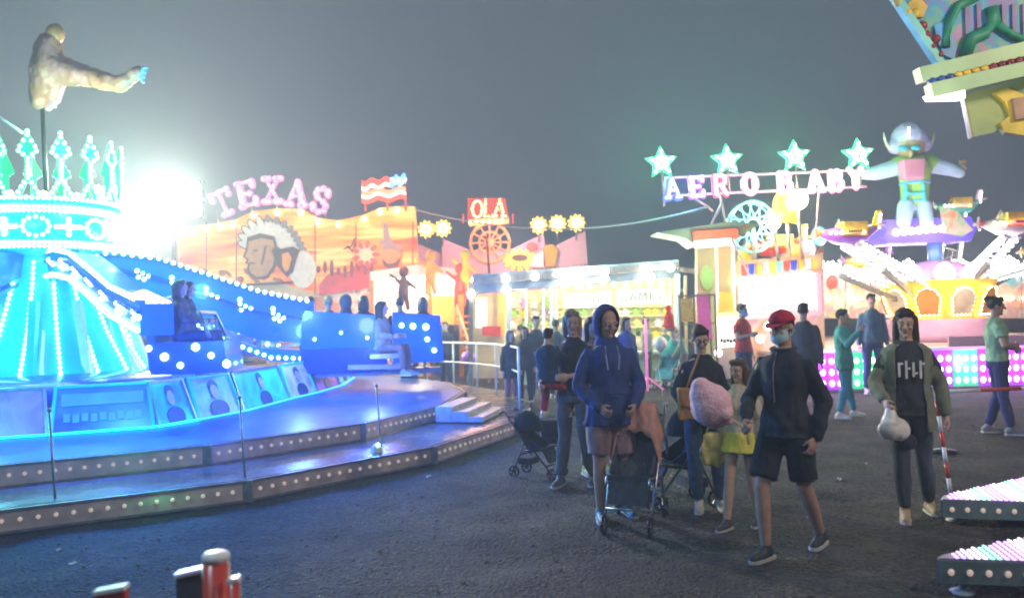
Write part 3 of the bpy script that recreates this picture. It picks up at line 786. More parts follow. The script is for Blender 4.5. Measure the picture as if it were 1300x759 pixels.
w = MB().px([(345, 318), (350, 312), (356, 316), (372, 313), (380, 318), (376, 330), (372, 345), (364, 352), (358, 345), (350, 335)], YF - .2, .06).build('painted_animal', M_BROWN, fh)
s = MB().px([(358, 322), (366, 320), (370, 328), (366, 342), (362, 345), (358, 336)], YF - .24, .04).build('animal_muzzle', M_ORANGE, w)
MB().px(ellpx(384, 342, 17, 24), YF - .16, .05).build('shawl', M_FEATHER, fh)
MB().px([(300, 362), (345, 356), (400, 372), (396, 420), (290, 420)], YF - .12, .05).build('painted_torso', M_CREAM, fh)
MB().px([(293, 361), (372, 357), (372, 360), (293, 364)], YF - .26, .05).build('spear', M_BROWN, fh)
MB().px([(405, 362), (414, 350), (424, 345), (438, 347), (450, 339), (466, 335), (478, 348), (470, 365), (405, 375)], YF - .08, .06).build('painted_hills', M_RED, fh)
s = MB().px([(486, 284), (491, 283), (494, 300), (510, 322), (508, 328), (484, 326), (487, 305)], YF - .12, .05); s.px(ellpx(496, 312, 16, 4, 16, R(20)), YF - .16, .04)
s.build('painted_hat', mat('hat_blue', (.22, .2, .26), .6), fh)
MB().px(ellpx(496, 328, 13, 13), YF - .14, .05).build('hat_man_face', M_TAN, fh)
MB().px([(485, 328), (492, 335), (500, 334), (508, 327), (504, 338), (496, 342), (488, 338)], YF - .18, .04).build('moustache', M_BROWN, fh)
c = MB()
c.px(ellpx(464, 323, 12, 13), YF - .12, .05); c.build('cactus_flower', mat('bandit', (.75, .6, .4), .5), fh)
c = MB()
for k in range(9):
    a = k * 2 * PI / 9; c.px(ellpx(464 + 13 * math.cos(a), 323 + 13 * math.sin(a), 5, 3, 8, a), YF - .16, .04)
c.build('painted_petals', M_RED, fh)
c = MB(); 
for a, b_ in (((436, 316), (446, 313)), ((446, 313), (451, 302)), ((447, 320), (452, 306)), ((440, 312), (447, 318))): c.bar(P(*a, YF - .03), P(*b_, YF - .03), .04)
c.build('painted_bird', M_BROWN, fh)
s = MB()
for k in range(22):
    x = 236 + k * 7.6; y = 352 + 8 * math.sin(k * 1.7); s.px(ellpx(x, y, random.uniform(2, 5), random.uniform(3, 9), 9, random.random() * 3), YF - .03, .03)
s.build('painted_rocks', mat('rock_paint', (.42, .1, .04), .5, 0, .4, 6), fh)
s = MB()
for k in range(9):
    x = 404 + k * 8.5; s.px(ellpx(x, 342 - 3 * math.sin(k * 1.3), 2.5, 5 + 3 * (k % 3), 9), YF - .10, .03)
s.build('painted_cacti', mat('cactus_paint', (.25, .05, .03), .5, 0, .4, 6), fh)
s = MB()
for x in (262, 300, 400, 452, 524): s.bar(P(x, 282, YF - .04), P(x, 372, YF - .04), .03)
s.build('board_joints', mat('joint', (.3, .08, .03), .6), fh)
# lit porch right of it
pr = thing('lit_porch', 'bright white lit porch with orange panels below the orange funhouse front', 'porch', P(540, 478, 23.5))
pxo([(470, 345), (530, 336), (590, 342), (590, 350), (530, 350), (470, 356)], 22.6, 1.2, 'canopy', M_WHITE, pr)
pxo([(472, 356), (588, 350), (588, 376), (472, 388)], 23.9, .1, 'lit_back_wall', mat('lit_wall', (.9, .85, .75), .6, emit=(1, .85, .62), es=.9), pr)
pxo([(546, 376), (582, 375), (582, 412), (546, 412)], 23.4, .1, 'orange_door', mat('orange_door', (.85, .4, .03), .5, emit=(1, .4, .02), es=.5), pr)
pxo([(472, 388), (546, 378), (546, 478), (472, 478)], 23.6, .1, 'front_panel', M_CREAM, pr)
for x in (472, 546, 586):
    MB().bar(P(x, 348, 22.8), P(x, 478, 22.8), .12).build('column', M_ORANGE, pr)
for x in (480, 500, 520, 540, 560, 578): MB().bulb(P(x, 352, 22.7), .09).build('porch_bulb', M_BULB_W, pr)
for k, (x, y, m_) in enumerate(((546, 352, M_ORANGE), (590, 352, M_YEL), (583, 368, M_RED), (512, 372, M_BROWN))):
    o = MB(); c = P(x, y, 22.4)
    o.cap(c, c + V((.03, 0, .35)), .16, .11); o.ell(c + V((.03, 0, .58)), (.14, .13, .16)); o.cap(c + V((-.1, 0, .3)), c + V((-.33, -.05, .5)), .06, .04); o.cap(c + V((.12, 0, .3)), c + V((.34, -.05, .12)), .06, .04)
    o.cap(c + V((-.07, 0, 0)), c + V((-.1, 0, -.42)), .08, .06); o.cap(c + V((.07, 0, 0)), c + V((.12, 0, -.42)), .08, .06)
    ob = remesh(o, 'carved_figure', m_, None, .03, 2); tag(ob, ['orange carved figure on the porch edge at the left', 'yellow carved figure at the right end of the lit porch', 'red carved figure just under the yellow one', 'small brown carved figure against the white porch wall'][k], 'figure', 'carved figures on the lit porch')
# orange stairs
st = thing('orange_stairs', 'orange lit stairs with diagonal hand rails beside the lit porch', 'stairs', P(600, 470, 21.5))
for k in range(9):
    x0 = 578 + k * 2.0; y0 = 400 + k * 8.0
    MB().px([(x0, y0), (x0 + 34, y0), (x0 + 34, y0 + 2.8), (x0, y0 + 2.8)], 22.6 - .2 * k, .26).build('tread', M_ORANGE, st)
for x0, x1 in ((577, 600), (596, 622)):
    MB().tube([P(x0, 378, 22.6), P(x1, 450, 20.9)], .035).build('hand_rail', M_CREAM, st, True)
    for k in range(4):
        f = k / 3.0; a = P(x0, 378, 22.6).lerp(P(x1, 450, 20.9), f); MB().tube([a, a - V((0, 0, .9))], .025).build('baluster', M_CREAM, st, True)
MB().bar(P(584, 340, 22.4), P(586, 420, 22.4), .14).build('orange_column', M_ORANGE, st)

GLY = {
 'T': [[(0, 1), (.9, 1)], [(.45, 1), (.45, 0)], [(.25, 0), (.65, 0)], [(0, 1), (0, .78)], [(.9, 1), (.9, .78)]],
 'E': [[(.12, 0), (.12, 1)], [(0, 1), (.78, 1), (.78, .8)], [(0, 0), (.8, 0), (.8, .22)], [(.12, .5), (.55, .5)]],
 'X': [[(.1, 0), (.75, 1)], [(.75, 0), (.1, 1)], [(0, 0), (.25, 0)], [(.6, 0), (.87, 0)], [(0, 1), (.25, 1)], [(.6, 1), (.87, 1)]],
 'A': [[(.05, 0), (.42, 1), (.8, 0)], [(.2, .38), (.65, .38)], [(-.06, 0), (.2, 0)], [(.66, 0), (.92, 0)]],
 'S': [[(.72, .78), (.66, .95), (.42, 1.02), (.16, .93), (.1, .74), (.22, .58), (.55, .45), (.72, .3), (.66, .08), (.4, -.02), (.14, .06), (.06, .24)]],
 'R': [[(.1, 0), (.1, 1), (.55, 1), (.72, .85), (.7, .62), (.52, .5), (.1, .5)], [(.45, .5), (.78, 0)]],
 'O': [[(.42 + .4 * math.cos(k * PI / 8), .5 + .5 * math.sin(k * PI / 8)) for k in range(17)]],
 'B': [[(.1, 0), (.1, 1), (.5, 1), (.66, .88), (.64, .64), (.5, .53), (.1, .52)], [(.5, .53), (.74, .4), (.74, .14), (.55, 0), (.1, 0)]],
 'Y': [[(.0, 1), (.4, .5), (.8, 1)], [(.4, .5), (.4, 0)]],
 'L': [[(.1, 1), (.1, 0), (.7, 0)]], 'I': [[(.1, 1), (.1, 0)]]}
def bulb_letter(ch, c, size, rot, wdt, m_body, m_edge, m_bulb, parent, br=.03, bs=.11, edge=.05, slim=.8):
    """letter of broad strokes with a row of bulbs along each, a wider coloured tray behind"""
    rr_ = Matrix.Rotation(rot, 3, 'Y'); c = V(c)
    f = lambda x, z, y=0.: c + rr_ @ V(((x - .42) * size * slim, y, (z - .5) * size))
    body, tray, bl = MB(), MB(), MB()
    for n_, s_ in enumerate(GLY[ch]):
        for a, b_ in zip(s_[:-1], s_[1:]):
            body.bar(f(*a, -.001 * n_), f(*b_, -.001 * n_), wdt, .07); tray.bar(f(*a, .06 + .001 * n_), f(*b_, .06 + .001 * n_), wdt + edge, .05)
        for a in s_: 
            body.ell(f(*a), (wdt / 2, .034, wdt / 2), None, 10, 6); tray.ell(f(*a, .06), ((wdt + edge) / 2, .024, (wdt + edge) / 2), None, 10, 6)
        row([f(*q, -.045) for q in s_], br, bs, bl); bl.bulb(f(*s_[-1], -.045), br)
    o = tray.build('letter_' + ch.lower(), m_edge, parent); body.build('letter_face', m_body, o); bl.build('letter_bulbs', m_bulb, o)
    return o
# TEXAS sign
M_TX = paint('texas_glow', [(.9, .2, .55), (.9, .6, .85), (.9, .15, .45), (.6, .5, .9)], 5., .4, emit=.5)
M_TXE = mat('texas_edge', (.6, .2, .5), .4, emit=(.9, .12, .5), es=.55); M_TXB = glow('texas_bulb', (1, .6, .85), 2.2)
sg = thing('texas_sign', 'pink and white lit word TEXAS arched above the orange funhouse front', 'sign', P(350, 262, 23.7))
for ch, x, y, tl in (('T', 282, 258, -24), ('E', 313, 246, -12), ('X', 345, 241, 0), ('A', 376, 245, 6), ('S', 407, 254, 14)):
    bulb_letter(ch, P(x, y, 23.8), .66, R(tl), .15, M_TX, M_TXE, M_TXB, sg, .035, .12, .06, .85)
    for s_ in (-6, 6): MB().tube([P(x + s_, y + 8, 23.85), P(x + s_ + 1, y + 30, 24.1)], .02, 6).build('sign_stay', M_STEEL, sg)
# left part with the letters ER behind the tower
er = thing('lit_word_board', 'pale board with pink lit letters ER half hidden by the turquoise tower', 'sign', P(170, 300, 24.5))
pxo([(120, 236), (222, 240), (222, 292), (120, 292)], 24.6, .2, 'board', mat('er_board', (.8, .7, .65), .5, emit=(1, .8, .7), es=.8), er)
for ch, x, y in (('E', 152, 268), ('R', 180, 266)):
    bulb_letter(ch, P(x, y, 24.4), .75, 0, .16, mat('er_letter', (.8, .2, .3), .5, emit=(1, .3, .4), es=.8), M_TXE, M_TXB, er, .035, .13, .06, .85)
row([P(125, 238, 24.4), P(222, 241, 24.4)], .06, .22).build('bulb_row', M_BULB_W, er)
pxo([(150, 292), (228, 292), (228, 400), (150, 400)], 24.7, .2, 'lower_wall', mat('sand_wall', (.6, .5, .3), .6, 0, .3, 2), er)
pxo([(196, 305), (222, 305), (222, 345), (196, 345)], 24.6, .1, 'window', mat('window_dull', (.2, .25, .22), .3), er)
# floodlight
fl = thing('floodlight_mast', 'dazzling white floodlight on a mast beside the word TEXAS', 'floodlight', (P(218, 250, 22.5).x, 22.5, 0))
cF = P(218, 252, 22.5)
MB().tube([(cF.x, 22.6, 0), (cF.x, 22.6, cF.z)], .07).build('mast', M_DARK, fl, True)
M_FLOOD = glow('flood_lens', (1, .97, .85), 60)
for i, (dx, dz) in enumerate(((-.55, .25), (.0, .3), (.55, .25), (-.55, -.3), (0, -.28), (.55, -.3))):
    c = cF + V((dx, 0, dz))
    hs = MB().box(c + V((0, .14, 0)), (.5, .2, .46)).build('lamp_housing', M_DARK, fl)
    MB().ell(c, (.24, .06, .22)).build('lens', M_FLOOD, hs, True)
# neon flag
fg = thing('neon_flag', 'red, white and blue lit waving flag on poles above the orange front', 'flag sign', P(488, 262, 23.9))
def wave(y0, y1, x0=459, x1=515):
    n = 14; t_ = [(x0 + (x1 - x0) * i / n, y0 + 2.2 * math.sin(i * .9) - 3.5 * i / n) for i in range(n + 1)]; b_ = [(x0 + (x1 - x0) * i / n, y1 + 2.2 * math.sin(i * .9) - 3.5 * i / n) for i in range(n + 1)]
    return t_ + b_[::-1]
for k, (y0, y1, m_) in enumerate(((229, 236, 'r'), (236.5, 241, 'w'), (241.5, 247, 'o'), (247.5, 251, 'w'), (251.5, 257, 'r'))):
    mm = {'r': mat('flag_red', (.8, .05, .03), .5, emit=(1, .06, .03), es=1.3), 'w': mat('flag_white', (.9, .8, .7), .5, emit=(1, .85, .7), es=1.4), 'o': mat('flag_coral', (.9, .2, .1), .5, emit=(1, .22, .1), es=1.3)}[m_]
    x1 = 494 if y0 < 237 else 515
    pxo(wave(y0, y1, 459, x1), 23.9, .07, 'stripe', mm, fg)
pxo(wave(225, 237, 495, 515), 23.85, .07, 'blue_corner', mat('flag_blue', (.1, .25, .9), .5, emit=(.1, .3, 1), es=1.6), fg)
s = MB()
for k in range(5): s.bulb(P(498 + k * 4, 228 + (k % 2) * 4, 23.75), .05)
s.build('corner_bulbs', M_BULB_B, fg)
for x in (464, 492, 515): MB().tube([P(x, 228, 23.95), P(x, 268, 24.0)], .025).build('flag_pole', M_RED, fg, True)
# sunflowers
def sunflower(x, y, lab, stem=22):
    c = P(x, y, 26); t = thing('sunflower_lamp', lab, 'lamp', c - V((0, 0, .9)), 0, 'lit sunflowers on poles')
    mb = MB()
    for k in range(11):
        a = 2 * PI * k / 11; d = V((math.cos(a), 0, math.sin(a))); n_ = V((-d.z, 0, d.x))
        mb.prism([c + d * .12 - n_ * .045, c + d * .22 - n_ * .055, c + d * .30, c + d * .22 + n_ * .055, c + d * .12 + n_ * .045], (0, .04, 0))
    mb.build('petals', mat('petal_lit', (.9, .6, .1), .5, emit=(1, .5, .08), es=.8), t)
    MB().ell(c, (.15, .07, .15)).build('flower_centre', mat('flower_mid', (.9, .7, .3), .5, emit=(1, .5, .1), es=.9), t, True)
    row([c + V((.14 * math.cos(a), -.07, .14 * math.sin(a))) for a in (0, 1.2, 2.4, 3.6, 4.8, 6.0)], .03, .05).build('flower_bulbs', M_BULB_Y, t)
    MB().tube([c, P(x, y + stem, 26.05)], .025).build('pole', M_STEEL, t, True)
for x, y, l_ in ((541, 291, 'lit sunflower nearest the orange funhouse front'), (562, 290, 'lit sunflower just left of the pink zigzag board'), (684, 286, 'leftmost of the three lit sunflowers right of the red wheel'), (708, 284, 'middle one of the three lit sunflowers over the pink board'), (732, 283, 'rightmost lit sunflower, most orange, at the end of the pink board')):
    sunflower(x, y, l_)
# pink board
pk = thing('pink_zigzag_board', 'pale pink zigzag topped board with painted sun and bottle behind the games stall', 'fairground board', P(640, 350, 26.3))
pxo([(530, 309), (562, 323), (562, 365), (530, 365)], 26.3, .2, 'side_board', M_PINK, pk)
pxo([(561, 303), (598, 318), (650, 316), (690, 297), (693, 318), (743, 293), (747, 350), (747, 380), (561, 380)], 26.2, .2, 'main_board', M_PINK, pk)
s = MB().px(ellpx(660, 329, 15, 9), 26.1, .08)
for k in range(12):
    a = k * PI / 6; s.px(ellpx(660 + 17 * math.cos(a), 330 + 11 * math.sin(a), 5, 3, 8, a), 26.12, .06)
sn = s.build('painted_sun', mat('sun_paint', (.9, .6, .08), .5, emit=(1, .6, .05), es=.35), pk)
MB().px(ellpx(660, 327, 10, 4), 26.03, .06).build('sun_face', M_BROWN, sn)
pxo(ellpx(675, 313, 7, 6), 26.05, .1, 'red_ball', M_RED, pk)
pxo([(690, 312), (702, 310), (708, 318), (704, 338), (693, 338)], 26.05, .1, 'painted_mug', M_ORANGE, pk)
pxo([(678, 325), (690, 318), (690, 340), (672, 338)], 26.08, .1, 'painted_cloth', M_FEATHER, pk)
s = MB()
for k in range(26):
    x = 604 + k * 5.5; hh = random.uniform(3, 9); s.px([(x, 352 - k * .4), (x + 3.4, 352 - k * .4), (x + 1.5, 352 - hh - k * .4)], 25.9, .06)
s.build('cactus_row', mat('cactus_row', (.22, .1, .08), .7), pk)
MB().tube([P(618, 300, 25.6), P(622, 362, 25.6)], .04).build('thin_mast', M_BROWN, pk, True)
# OLA sign
ol = thing('red_word_sign', 'red lit word sign OLA above a spoked wheel', 'sign', P(620, 316, 26))
M_OR = mat('ola_red', (.85, .05, .02), .5, emit=(1, .04, .015), es=.8); M_OO = mat('ola_orange', (.9, .3, .1), .5, emit=(1, .22, .10), es=.6)
pxo([(594, 252), (641, 252), (645, 276), (594, 278)], 26.2, .15, 'red_backing', mat('ola_back', (.7, .05, .03), .5, emit=(1, .04, .01), es=.35), ol)
for ch, x in (('O', 606), ('L', 621), ('A', 634)): bulb_letter(ch, P(x, 265.5 - (x - 606) * .05, 26.0), .5, R(4), .11, M_OO, M_OR, M_BULB_Y, ol, .022, .12, .07, .8)
pxo([(595, 279), (646, 276), (646, 284), (596, 287)], 26.1, .12, 'name_strip', M_OO, ol)
row([P(597, 282, 26.0), P(645, 280, 26.0)], .05, .2).build('strip_bulbs', M_BULB_Y, ol)
cw = P(622, 308, 26.1); wh = MB()
wh.tube([cw + V((.62 * math.cos(a), 0, .62 * math.sin(a))) for a in (PI * k / 16 * 2 for k in range(17))], .05)
wh.tube([cw + V((.34 * math.cos(a), 0, .34 * math.sin(a))) for a in (PI * k / 16 * 2 for k in range(17))], .035)
w_ = wh.build('wheel_rim', M_OO, ol, True)
sp = MB()
for k in range(12): a = k * PI / 6; sp.bar(cw, cw + V((.6 * math.cos(a), 0, .6 * math.sin(a))), .04)
sp.build('spokes', M_OO, w_); MB().ell(cw, (.15, .06, .15)).build('hub', M_OO, w_, True)

for x in (588, 651): MB().bar(P(x, 272, 26.2), P(x, 284, 26.2), .04).build('bracket', M_RED, ol)
# power cable across the sky
cb = []
for k in range(21):
    f = k / 20; x = 527 + (900 - 527) * f; y = 266 + 28 * 4 * f * (1 - f) * .95 - 4 * f; cb.append(P(x, y, 23.5 - 6.5 * f))
tag(MB().tube(cb, .022, 6).build('power_cable', mat('cable', (.25, .25, .27), .6), None, True), 'grey cable sagging across the dark sky from the orange front', 'cable')

# ------------------------------------------------------------------ games stall
gs = thing('games_stall', 'games stall with silver roof, white round lamps and shelves of yellow prizes', 'stall', P(730, 480, 19.5))
pxo([(600, 352), (640, 349), (862, 333), (862, 341), (640, 358), (600, 361)], 18.8, .12, 'front_beam', M_STEEL, gs)
pxo([(600, 361), (862, 341), (862, 352), (640, 369), (600, 374)], 19.2, .12, 'lower_beam', mat('grey_blue_metal', (.22, .3, .36), .35, .5), gs)
a, b_ = P(600, 352, 18.85), P(862, 333, 18.85)
MB().prism([a, b_, b_ + V((.3, 3, .0)), a + V((-.2, 3, 0))], (0, 0, .06)).build('roof', mat('roof_sheet', (.3, .36, .4), .4, .4), gs)
MB().bar(P(862, 342, 18.9), P(905, 348, 18.9), .14, .1).build('side_beam', M_STEEL, gs)
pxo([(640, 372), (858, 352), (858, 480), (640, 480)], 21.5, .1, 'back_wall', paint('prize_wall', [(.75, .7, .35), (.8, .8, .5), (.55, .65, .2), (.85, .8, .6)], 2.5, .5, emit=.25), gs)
pxo([(600, 374), (640, 372), (640, 480), (600, 480)], 20.4, .1, 'side_wall', M_CREAM, gs)
pxo([(604, 378), (618, 378), (618, 416), (604, 416)], 20.2, .06, 'white_poster', mat('poster_white', (.85, .85, .8), .5, emit=(1, .95, .8), es=.8), gs)
pxo([(632, 374), (641, 374), (641, 424), (632, 424)], 20.2, .06, 'orange_poster', mat('poster_orange', (.85, .3, .05), .5, emit=(1, .3, .05), es=.5), gs)
pxo([(612, 414), (636, 414), (636, 426), (612, 426)], 20.1, .06, 'red_poster', M_RED, gs)
for x, y in ((598, 360), (646, 366), (860, 348), (700, 365)):
    MB().bar(P(x, y, 18.9), P(x - .5, 488, 18.9), .10 if x != 700 else .06).build('post', M_WHITE if x != 598 else M_STEEL, gs)
for x in (852, 870): MB().bar(P(x, 350, 19.3), P(x + 2, 486, 19.3), .06).build('thin_post', M_CREAM, gs)
for x in (668, 690, 706): MB().bar(P(x, 366, 20.2), P(x, 440, 20.2), .05).build('shelf_upright', M_WHITE, gs)
MB().prism([P(640, 448, 19), P(858, 446, 19), P(858, 446, 19) + V((0, .6, 0)), P(640, 448, 19) + V((0, .6, 0))], (0, 0, -.06)).build('counter_top', M_WHITE, gs)
pxo([(640, 451), (858, 449), (858, 486), (640, 486)], 19.05, .06, 'counter_front', paint('counter_paint', [(.3, .5, .2), (.6, .5, .3), (.25, .35, .5)], 2), gs)
for k, (x, y) in enumerate(((716, 380.5), (783, 376.5))):
    x2 = x + 60; bd = pxo([(x, y - 7), (x2, y - 11), (x2, y + 8), (x, y + 11)], 18.9, .06, 'name_board', mat('lit_board', (.95, .95, .85), .5, emit=(1, .97, .82), es=.75), gs)
    mb = MB(); text_at(mb, 'GAMES', P(x + 30, y + .5, 18.84), .27, 0, R(-3.5), ext=.012, space=1.25); mb.build('letters', mat('board_letters', (.12, .15, .05), .6), bd)
for k, (x, y) in enumerate(((642, 353), (679, 350), (712, 347.5), (715, 358), (768, 343.5), (768, 353), (823, 340), (826, 350), (642, 367), (598, 372), (851, 339))):
    lm = MB().lathe(P(x, y, 18.7), [(.02, .0), (.09, -.0), (.1, -.03), (.1, -.05)], 12).build('lamp', M_STEEL, gs, True)
    MB().ell(P(x, y + 1, 18.62), (.085, .085, .085)).build('lamp_globe', M_BULB_W, lm, True)
s = MB()
for k in range(8):
    x = 735 + 15 * k; 
    s.ell(P(x, 363 + 2 * math.sin(k * 2) - k * .6, 19.8), (.06, .05, .05))
s.build('ceiling_lamps', M_BULB_W, gs, True)
for y in (392, 404, 418, 432): MB().prism([P(646, y, 20.9), P(856, y - 3, 20.9), P(856, y - 3, 21.4), P(646, y, 21.4)], (0, 0, .03)).build('shelf', M_CREAM, gs)
# plush prizes, each its own thing
pc = [(.85, .65, .08), (.8, .75, .2), (.3, .6, .12), (.85, .82, .7), (.8, .35, .1), (.5, .3, .6)]
protos = []
for c in pc:
    o = MB(); o.ell((0, 0, .09), (.08, .07, .09), None, 8, 6); o.ell((0, -.01, .21), (.06, .055, .06), None, 8, 6)
    for s_ in (-1, 1): o.ell((s_ * .05, 0, .26), (.022, .015, .022), None, 6, 4); o.cap((s_ * .06, 0, .13), (s_ * .11, -.04, .10), .025, .02, 6); o.cap((s_ * .04, -.03, .03), (s_ * .06, -.10, .03), .03, .025, 6)
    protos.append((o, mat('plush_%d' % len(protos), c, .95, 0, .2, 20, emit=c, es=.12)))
meshes = []
cn = ['golden yellow', 'pale yellow', 'green', 'cream', 'orange', 'purple']
places = ['top', 'second', 'third', 'lowest']
i = 0
for r_, y in enumerate((391.5, 403.5, 417.5, 431.5)):
    for k in range(16):
        x = 652 + k * 13 + random.uniform(-2, 2)
        if 714 < x < 846 and r_ == 0: continue
        j = random.choice([0, 0, 1, 1, 2, 3, 3, 4, 5, 2])
        if len(meshes) <= j or True:
            key = 'pl%d' % j
            ex = next((m for m in meshes if m[0] == key), None)
            if ex is None:
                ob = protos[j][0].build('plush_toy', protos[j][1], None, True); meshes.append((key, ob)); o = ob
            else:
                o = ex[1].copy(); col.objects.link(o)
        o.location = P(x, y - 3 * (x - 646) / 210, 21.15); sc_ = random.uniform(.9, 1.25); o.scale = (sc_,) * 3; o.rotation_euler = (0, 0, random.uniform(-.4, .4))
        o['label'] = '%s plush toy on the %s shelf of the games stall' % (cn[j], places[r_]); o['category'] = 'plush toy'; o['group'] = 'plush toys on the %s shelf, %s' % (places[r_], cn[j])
# ------------------------------------------------------------------ aero ride on the right
M_TW = mat('wheel_teal', (.15, .55, .6), .35, .2, emit=(.2, .9, .95), es=.35)
M_LED = glow('led_white', (1, .97, .92), 5)
M_PURP = mat('purple_panel', (.3, .05, .6), .35, 0, .15, 2, emit=(.45, .05, 1), es=.4)
M_GRN = mat('green_panel', (.05, .5, .2), .35, 0, .15, 2, emit=(.02, 1, .3), es=.4)
M_LILAC = glow('bulb_lilac', (1, .72, 1), 5)
M_MINT = glow('bulb_mint', (.55, 1, .75), 4)
# LED plinth
YP = 16.5
pl = thing('led_plinth', 'low ride plinth with rows of purple and green bulbs facing the ground', 'platform', (11, YP, 0))
xa = P(985, 450, YP).x
for k in range(18):
    x0 = xa + .5 * k; gm = k in (3, 7, 12)
    lp = MB().box((x0 + .245, YP, .42), (.48, .08, .72)).build('light_panel', M_GRN if gm else M_PURP, pl)
    mb = MB()
    for r_ in range(3):
        for c in range(3): mb.ell((x0 + .08 + .162 * c, YP - .06, .18 + .22 * r_), (.05, .03, .062), None, 8, 5)
    mb.build('bulb_rows', M_MINT if gm else M_LILAC, lp)
MB().box((xa + 4.5, YP - .04, .03), (9.1, .12, .06)).build('base_rail', M_STEEL, pl)
MB().box((xa + 4.5, YP - .03, .81), (9.1, .12, .05)).build('top_rail', M_WHITE, pl)
MB().box((xa + 4.5, YP + 4.4, .80), (9.1, 8.6, .05)).build('deck', mat('pink_deck', (.6, .45, .4), .4, 0, .2, 1), pl)
for k in range(4):
    MB().box((xa + 4.2 + 1.2 * k, YP + .35, .93), (1.15, .05, .2)).build('inner_kerb', M_PINK, pl)
HC = P(1190, 400, 20.0); HC.z = 0
HCz = lambda z: HC + V((0, 0, z))
hubt = thing('ride_hub', 'yellow and orange ride hub with arched panels under the purple sign box', 'ride hub', HC)
MB().lathe(HC, [(1.3, .83), (1.35, 1.0), (1.15, 1.15), (1.15, 1.35)], 24).build('hub_base', M_PINK, hubt, True)
MB().lathe(HC, [(1.0, 1.3), (1.25, 2.1), (1.3, 2.25), (1.05, 2.3)], 10).build('hub_drum', mat('hub_yellow', (.85, .5, .03), .4, 0, .25, 2, emit=(1, .6, .05), es=.22), hubt)
for k in range(10):
    a = R(36 * k + 18); rr_ = 1.16; c = HC + V((math.cos(a) * rr_, math.sin(a) * rr_, 1.72)); t_ = V((-math.sin(a), math.cos(a), 0)); n_ = V((math.cos(a), math.sin(a), 0))
    lean = V((math.cos(a) * .3, math.sin(a) * .3, 1)).normalized()
    arch = [c + t_ * x + lean * z for x, z in ((-.2, -.28), (.2, -.28), (.26, .12), (.16, .3), (0, .36), (-.16, .3), (-.26, .12))]
    o = MB().prism(arch, n_ * .04).build('arch_panel', mat('arch_inner', (.7, .55, .35), .5, 0, .2, 4) if k % 2 else M_ORANGE, hubt)
    row(arch + [arch[0]], .028, .09).build('arch_bulbs', M_BULB_Y, o)
MB().lathe(HC, [(1.2, 2.25), (1.0, 2.5), (.5, 2.7), (.2, 2.75)], 24).build('hub_top', mat('hub_pink', (.75, .35, .55), .4, 0, .2, 3), hubt, True)
for k in range(10):
    a = R(36 * k); MB().ell(HC + V((1.1 * math.cos(a), 1.1 * math.sin(a), 2.4)), (.22, .22, .25)).build('dome_lamp', mat('dome_lamp', (.9, .8, .8), .4, emit=(1, .85, .9), es=1.6), hubt, True)
MB().tube([HCz(2.5), HCz(3.4)], .17, 14).build('centre_pole', mat('blue_pole', (.2, .4, .65), .35, .2), hubt, True)
sb = thing('sign_box', 'purple sign box with seven round lamps under the horned figure', 'sign', HCz(3.3))
pxo([(1117, 281), (1128, 279), (1232, 275), (1240, 290), (1232, 306), (1130, 309), (1122, 300), (1126, 293)], 19.5, 1.0, 'box', mat('box_purple', (.15, .1, .65), .35, 0, .3, 1.5, emit=(.12, .05, 1), es=.45), sb)
pxo([(1195, 262), (1215, 268), (1236, 292), (1222, 300), (1200, 296)], 19.4, .1, 'side_art', paint('side_art', [(.2, .4, .15), (.6, .5, .4), (.8, .25, .1)], 3), sb)
for k in range(7): MB().ell(P(1138 + k * 9.6, 295 - k * .8, 19.42), (.085, .05, .085)).build('round_lamp', M_LILAC, sb, True)
# horned figure
hf = thing('horned_figure', 'big fairground figure with horned lilac helmet, arms spread wide above the purple sign box', 'statue', HCz(3.85))
Yh = 19.9; q = lambda x, y, d=0: P(x, y, Yh + d)
def eb(name, m, fn, vox=.03): mb = MB(); fn(mb); return remesh(mb, name, m, hf, vox, 2, world=True)
M_LB = mat('suit_sky', (.5, .62, .85), .45, 0, .15, 3); M_LG = mat('suit_green', (.35, .62, .14), .45, 0, .15, 3); M_HP = mat('helmet_lilac', (.55, .52, .85), .3, 0, .15, 3)
def tors(b): b.cap(q(1161, 262), q(1161, 235), .30, .33); b.cap(q(1161, 235), q(1161, 215), .33, .38); b.cap(q(1140, 210), q(1182, 208), .22, .22)
eb('body', M_LG, tors)
eb('chest_panel', mat('chest_pink', (.75, .25, .42), .4, 0, .1, 2), lambda b: b.prism([q(1146, 202, -.50), q(1176, 200, -.50), (q(1174, 226, -.50)), q(1149, 227, -.50)], (0, .3, 0)))
eb('left_sleeve', M_LB, lambda b: (b.cap(q(1140, 212), q(1112, 220), .21, .18), b.cap(q(1112, 220), q(1097, 221), .18, .14)))
eb('right_sleeve', M_LB, lambda b: (b.cap(q(1182, 209), q(1204, 214), .21, .18), b.cap(q(1204, 214), q(1218, 219), .18, .14)))
M_FS = mat('figure_skin', (.6, .35, .25), .5)
def hnd(x, y, up):
    def f(b):
        b.ell(q(x, y), (.10, .09, .11))
        for k in range(4): b.cap(q(x - 3 + 2 * k, y + (-3 if up else 2)), q(x - 4 + 2.6 * k, y + (-9 if up else 6)), .035, .025)
        b.cap(q(x - 4, y), q(x - 8, y - 3), .035, .03)
    return f
eb('hand', M_FS, hnd(1090, 222, False), .018); eb('hand', M_FS, hnd(1222, 213, True), .018)
eb('belt', mat('belt_blue', (.1, .4, .8), .4), lambda b: (b.ell(q(1161, 233), (.37, .37, .08)), b.ell(q(1161, 256), (.35, .35, .06))))
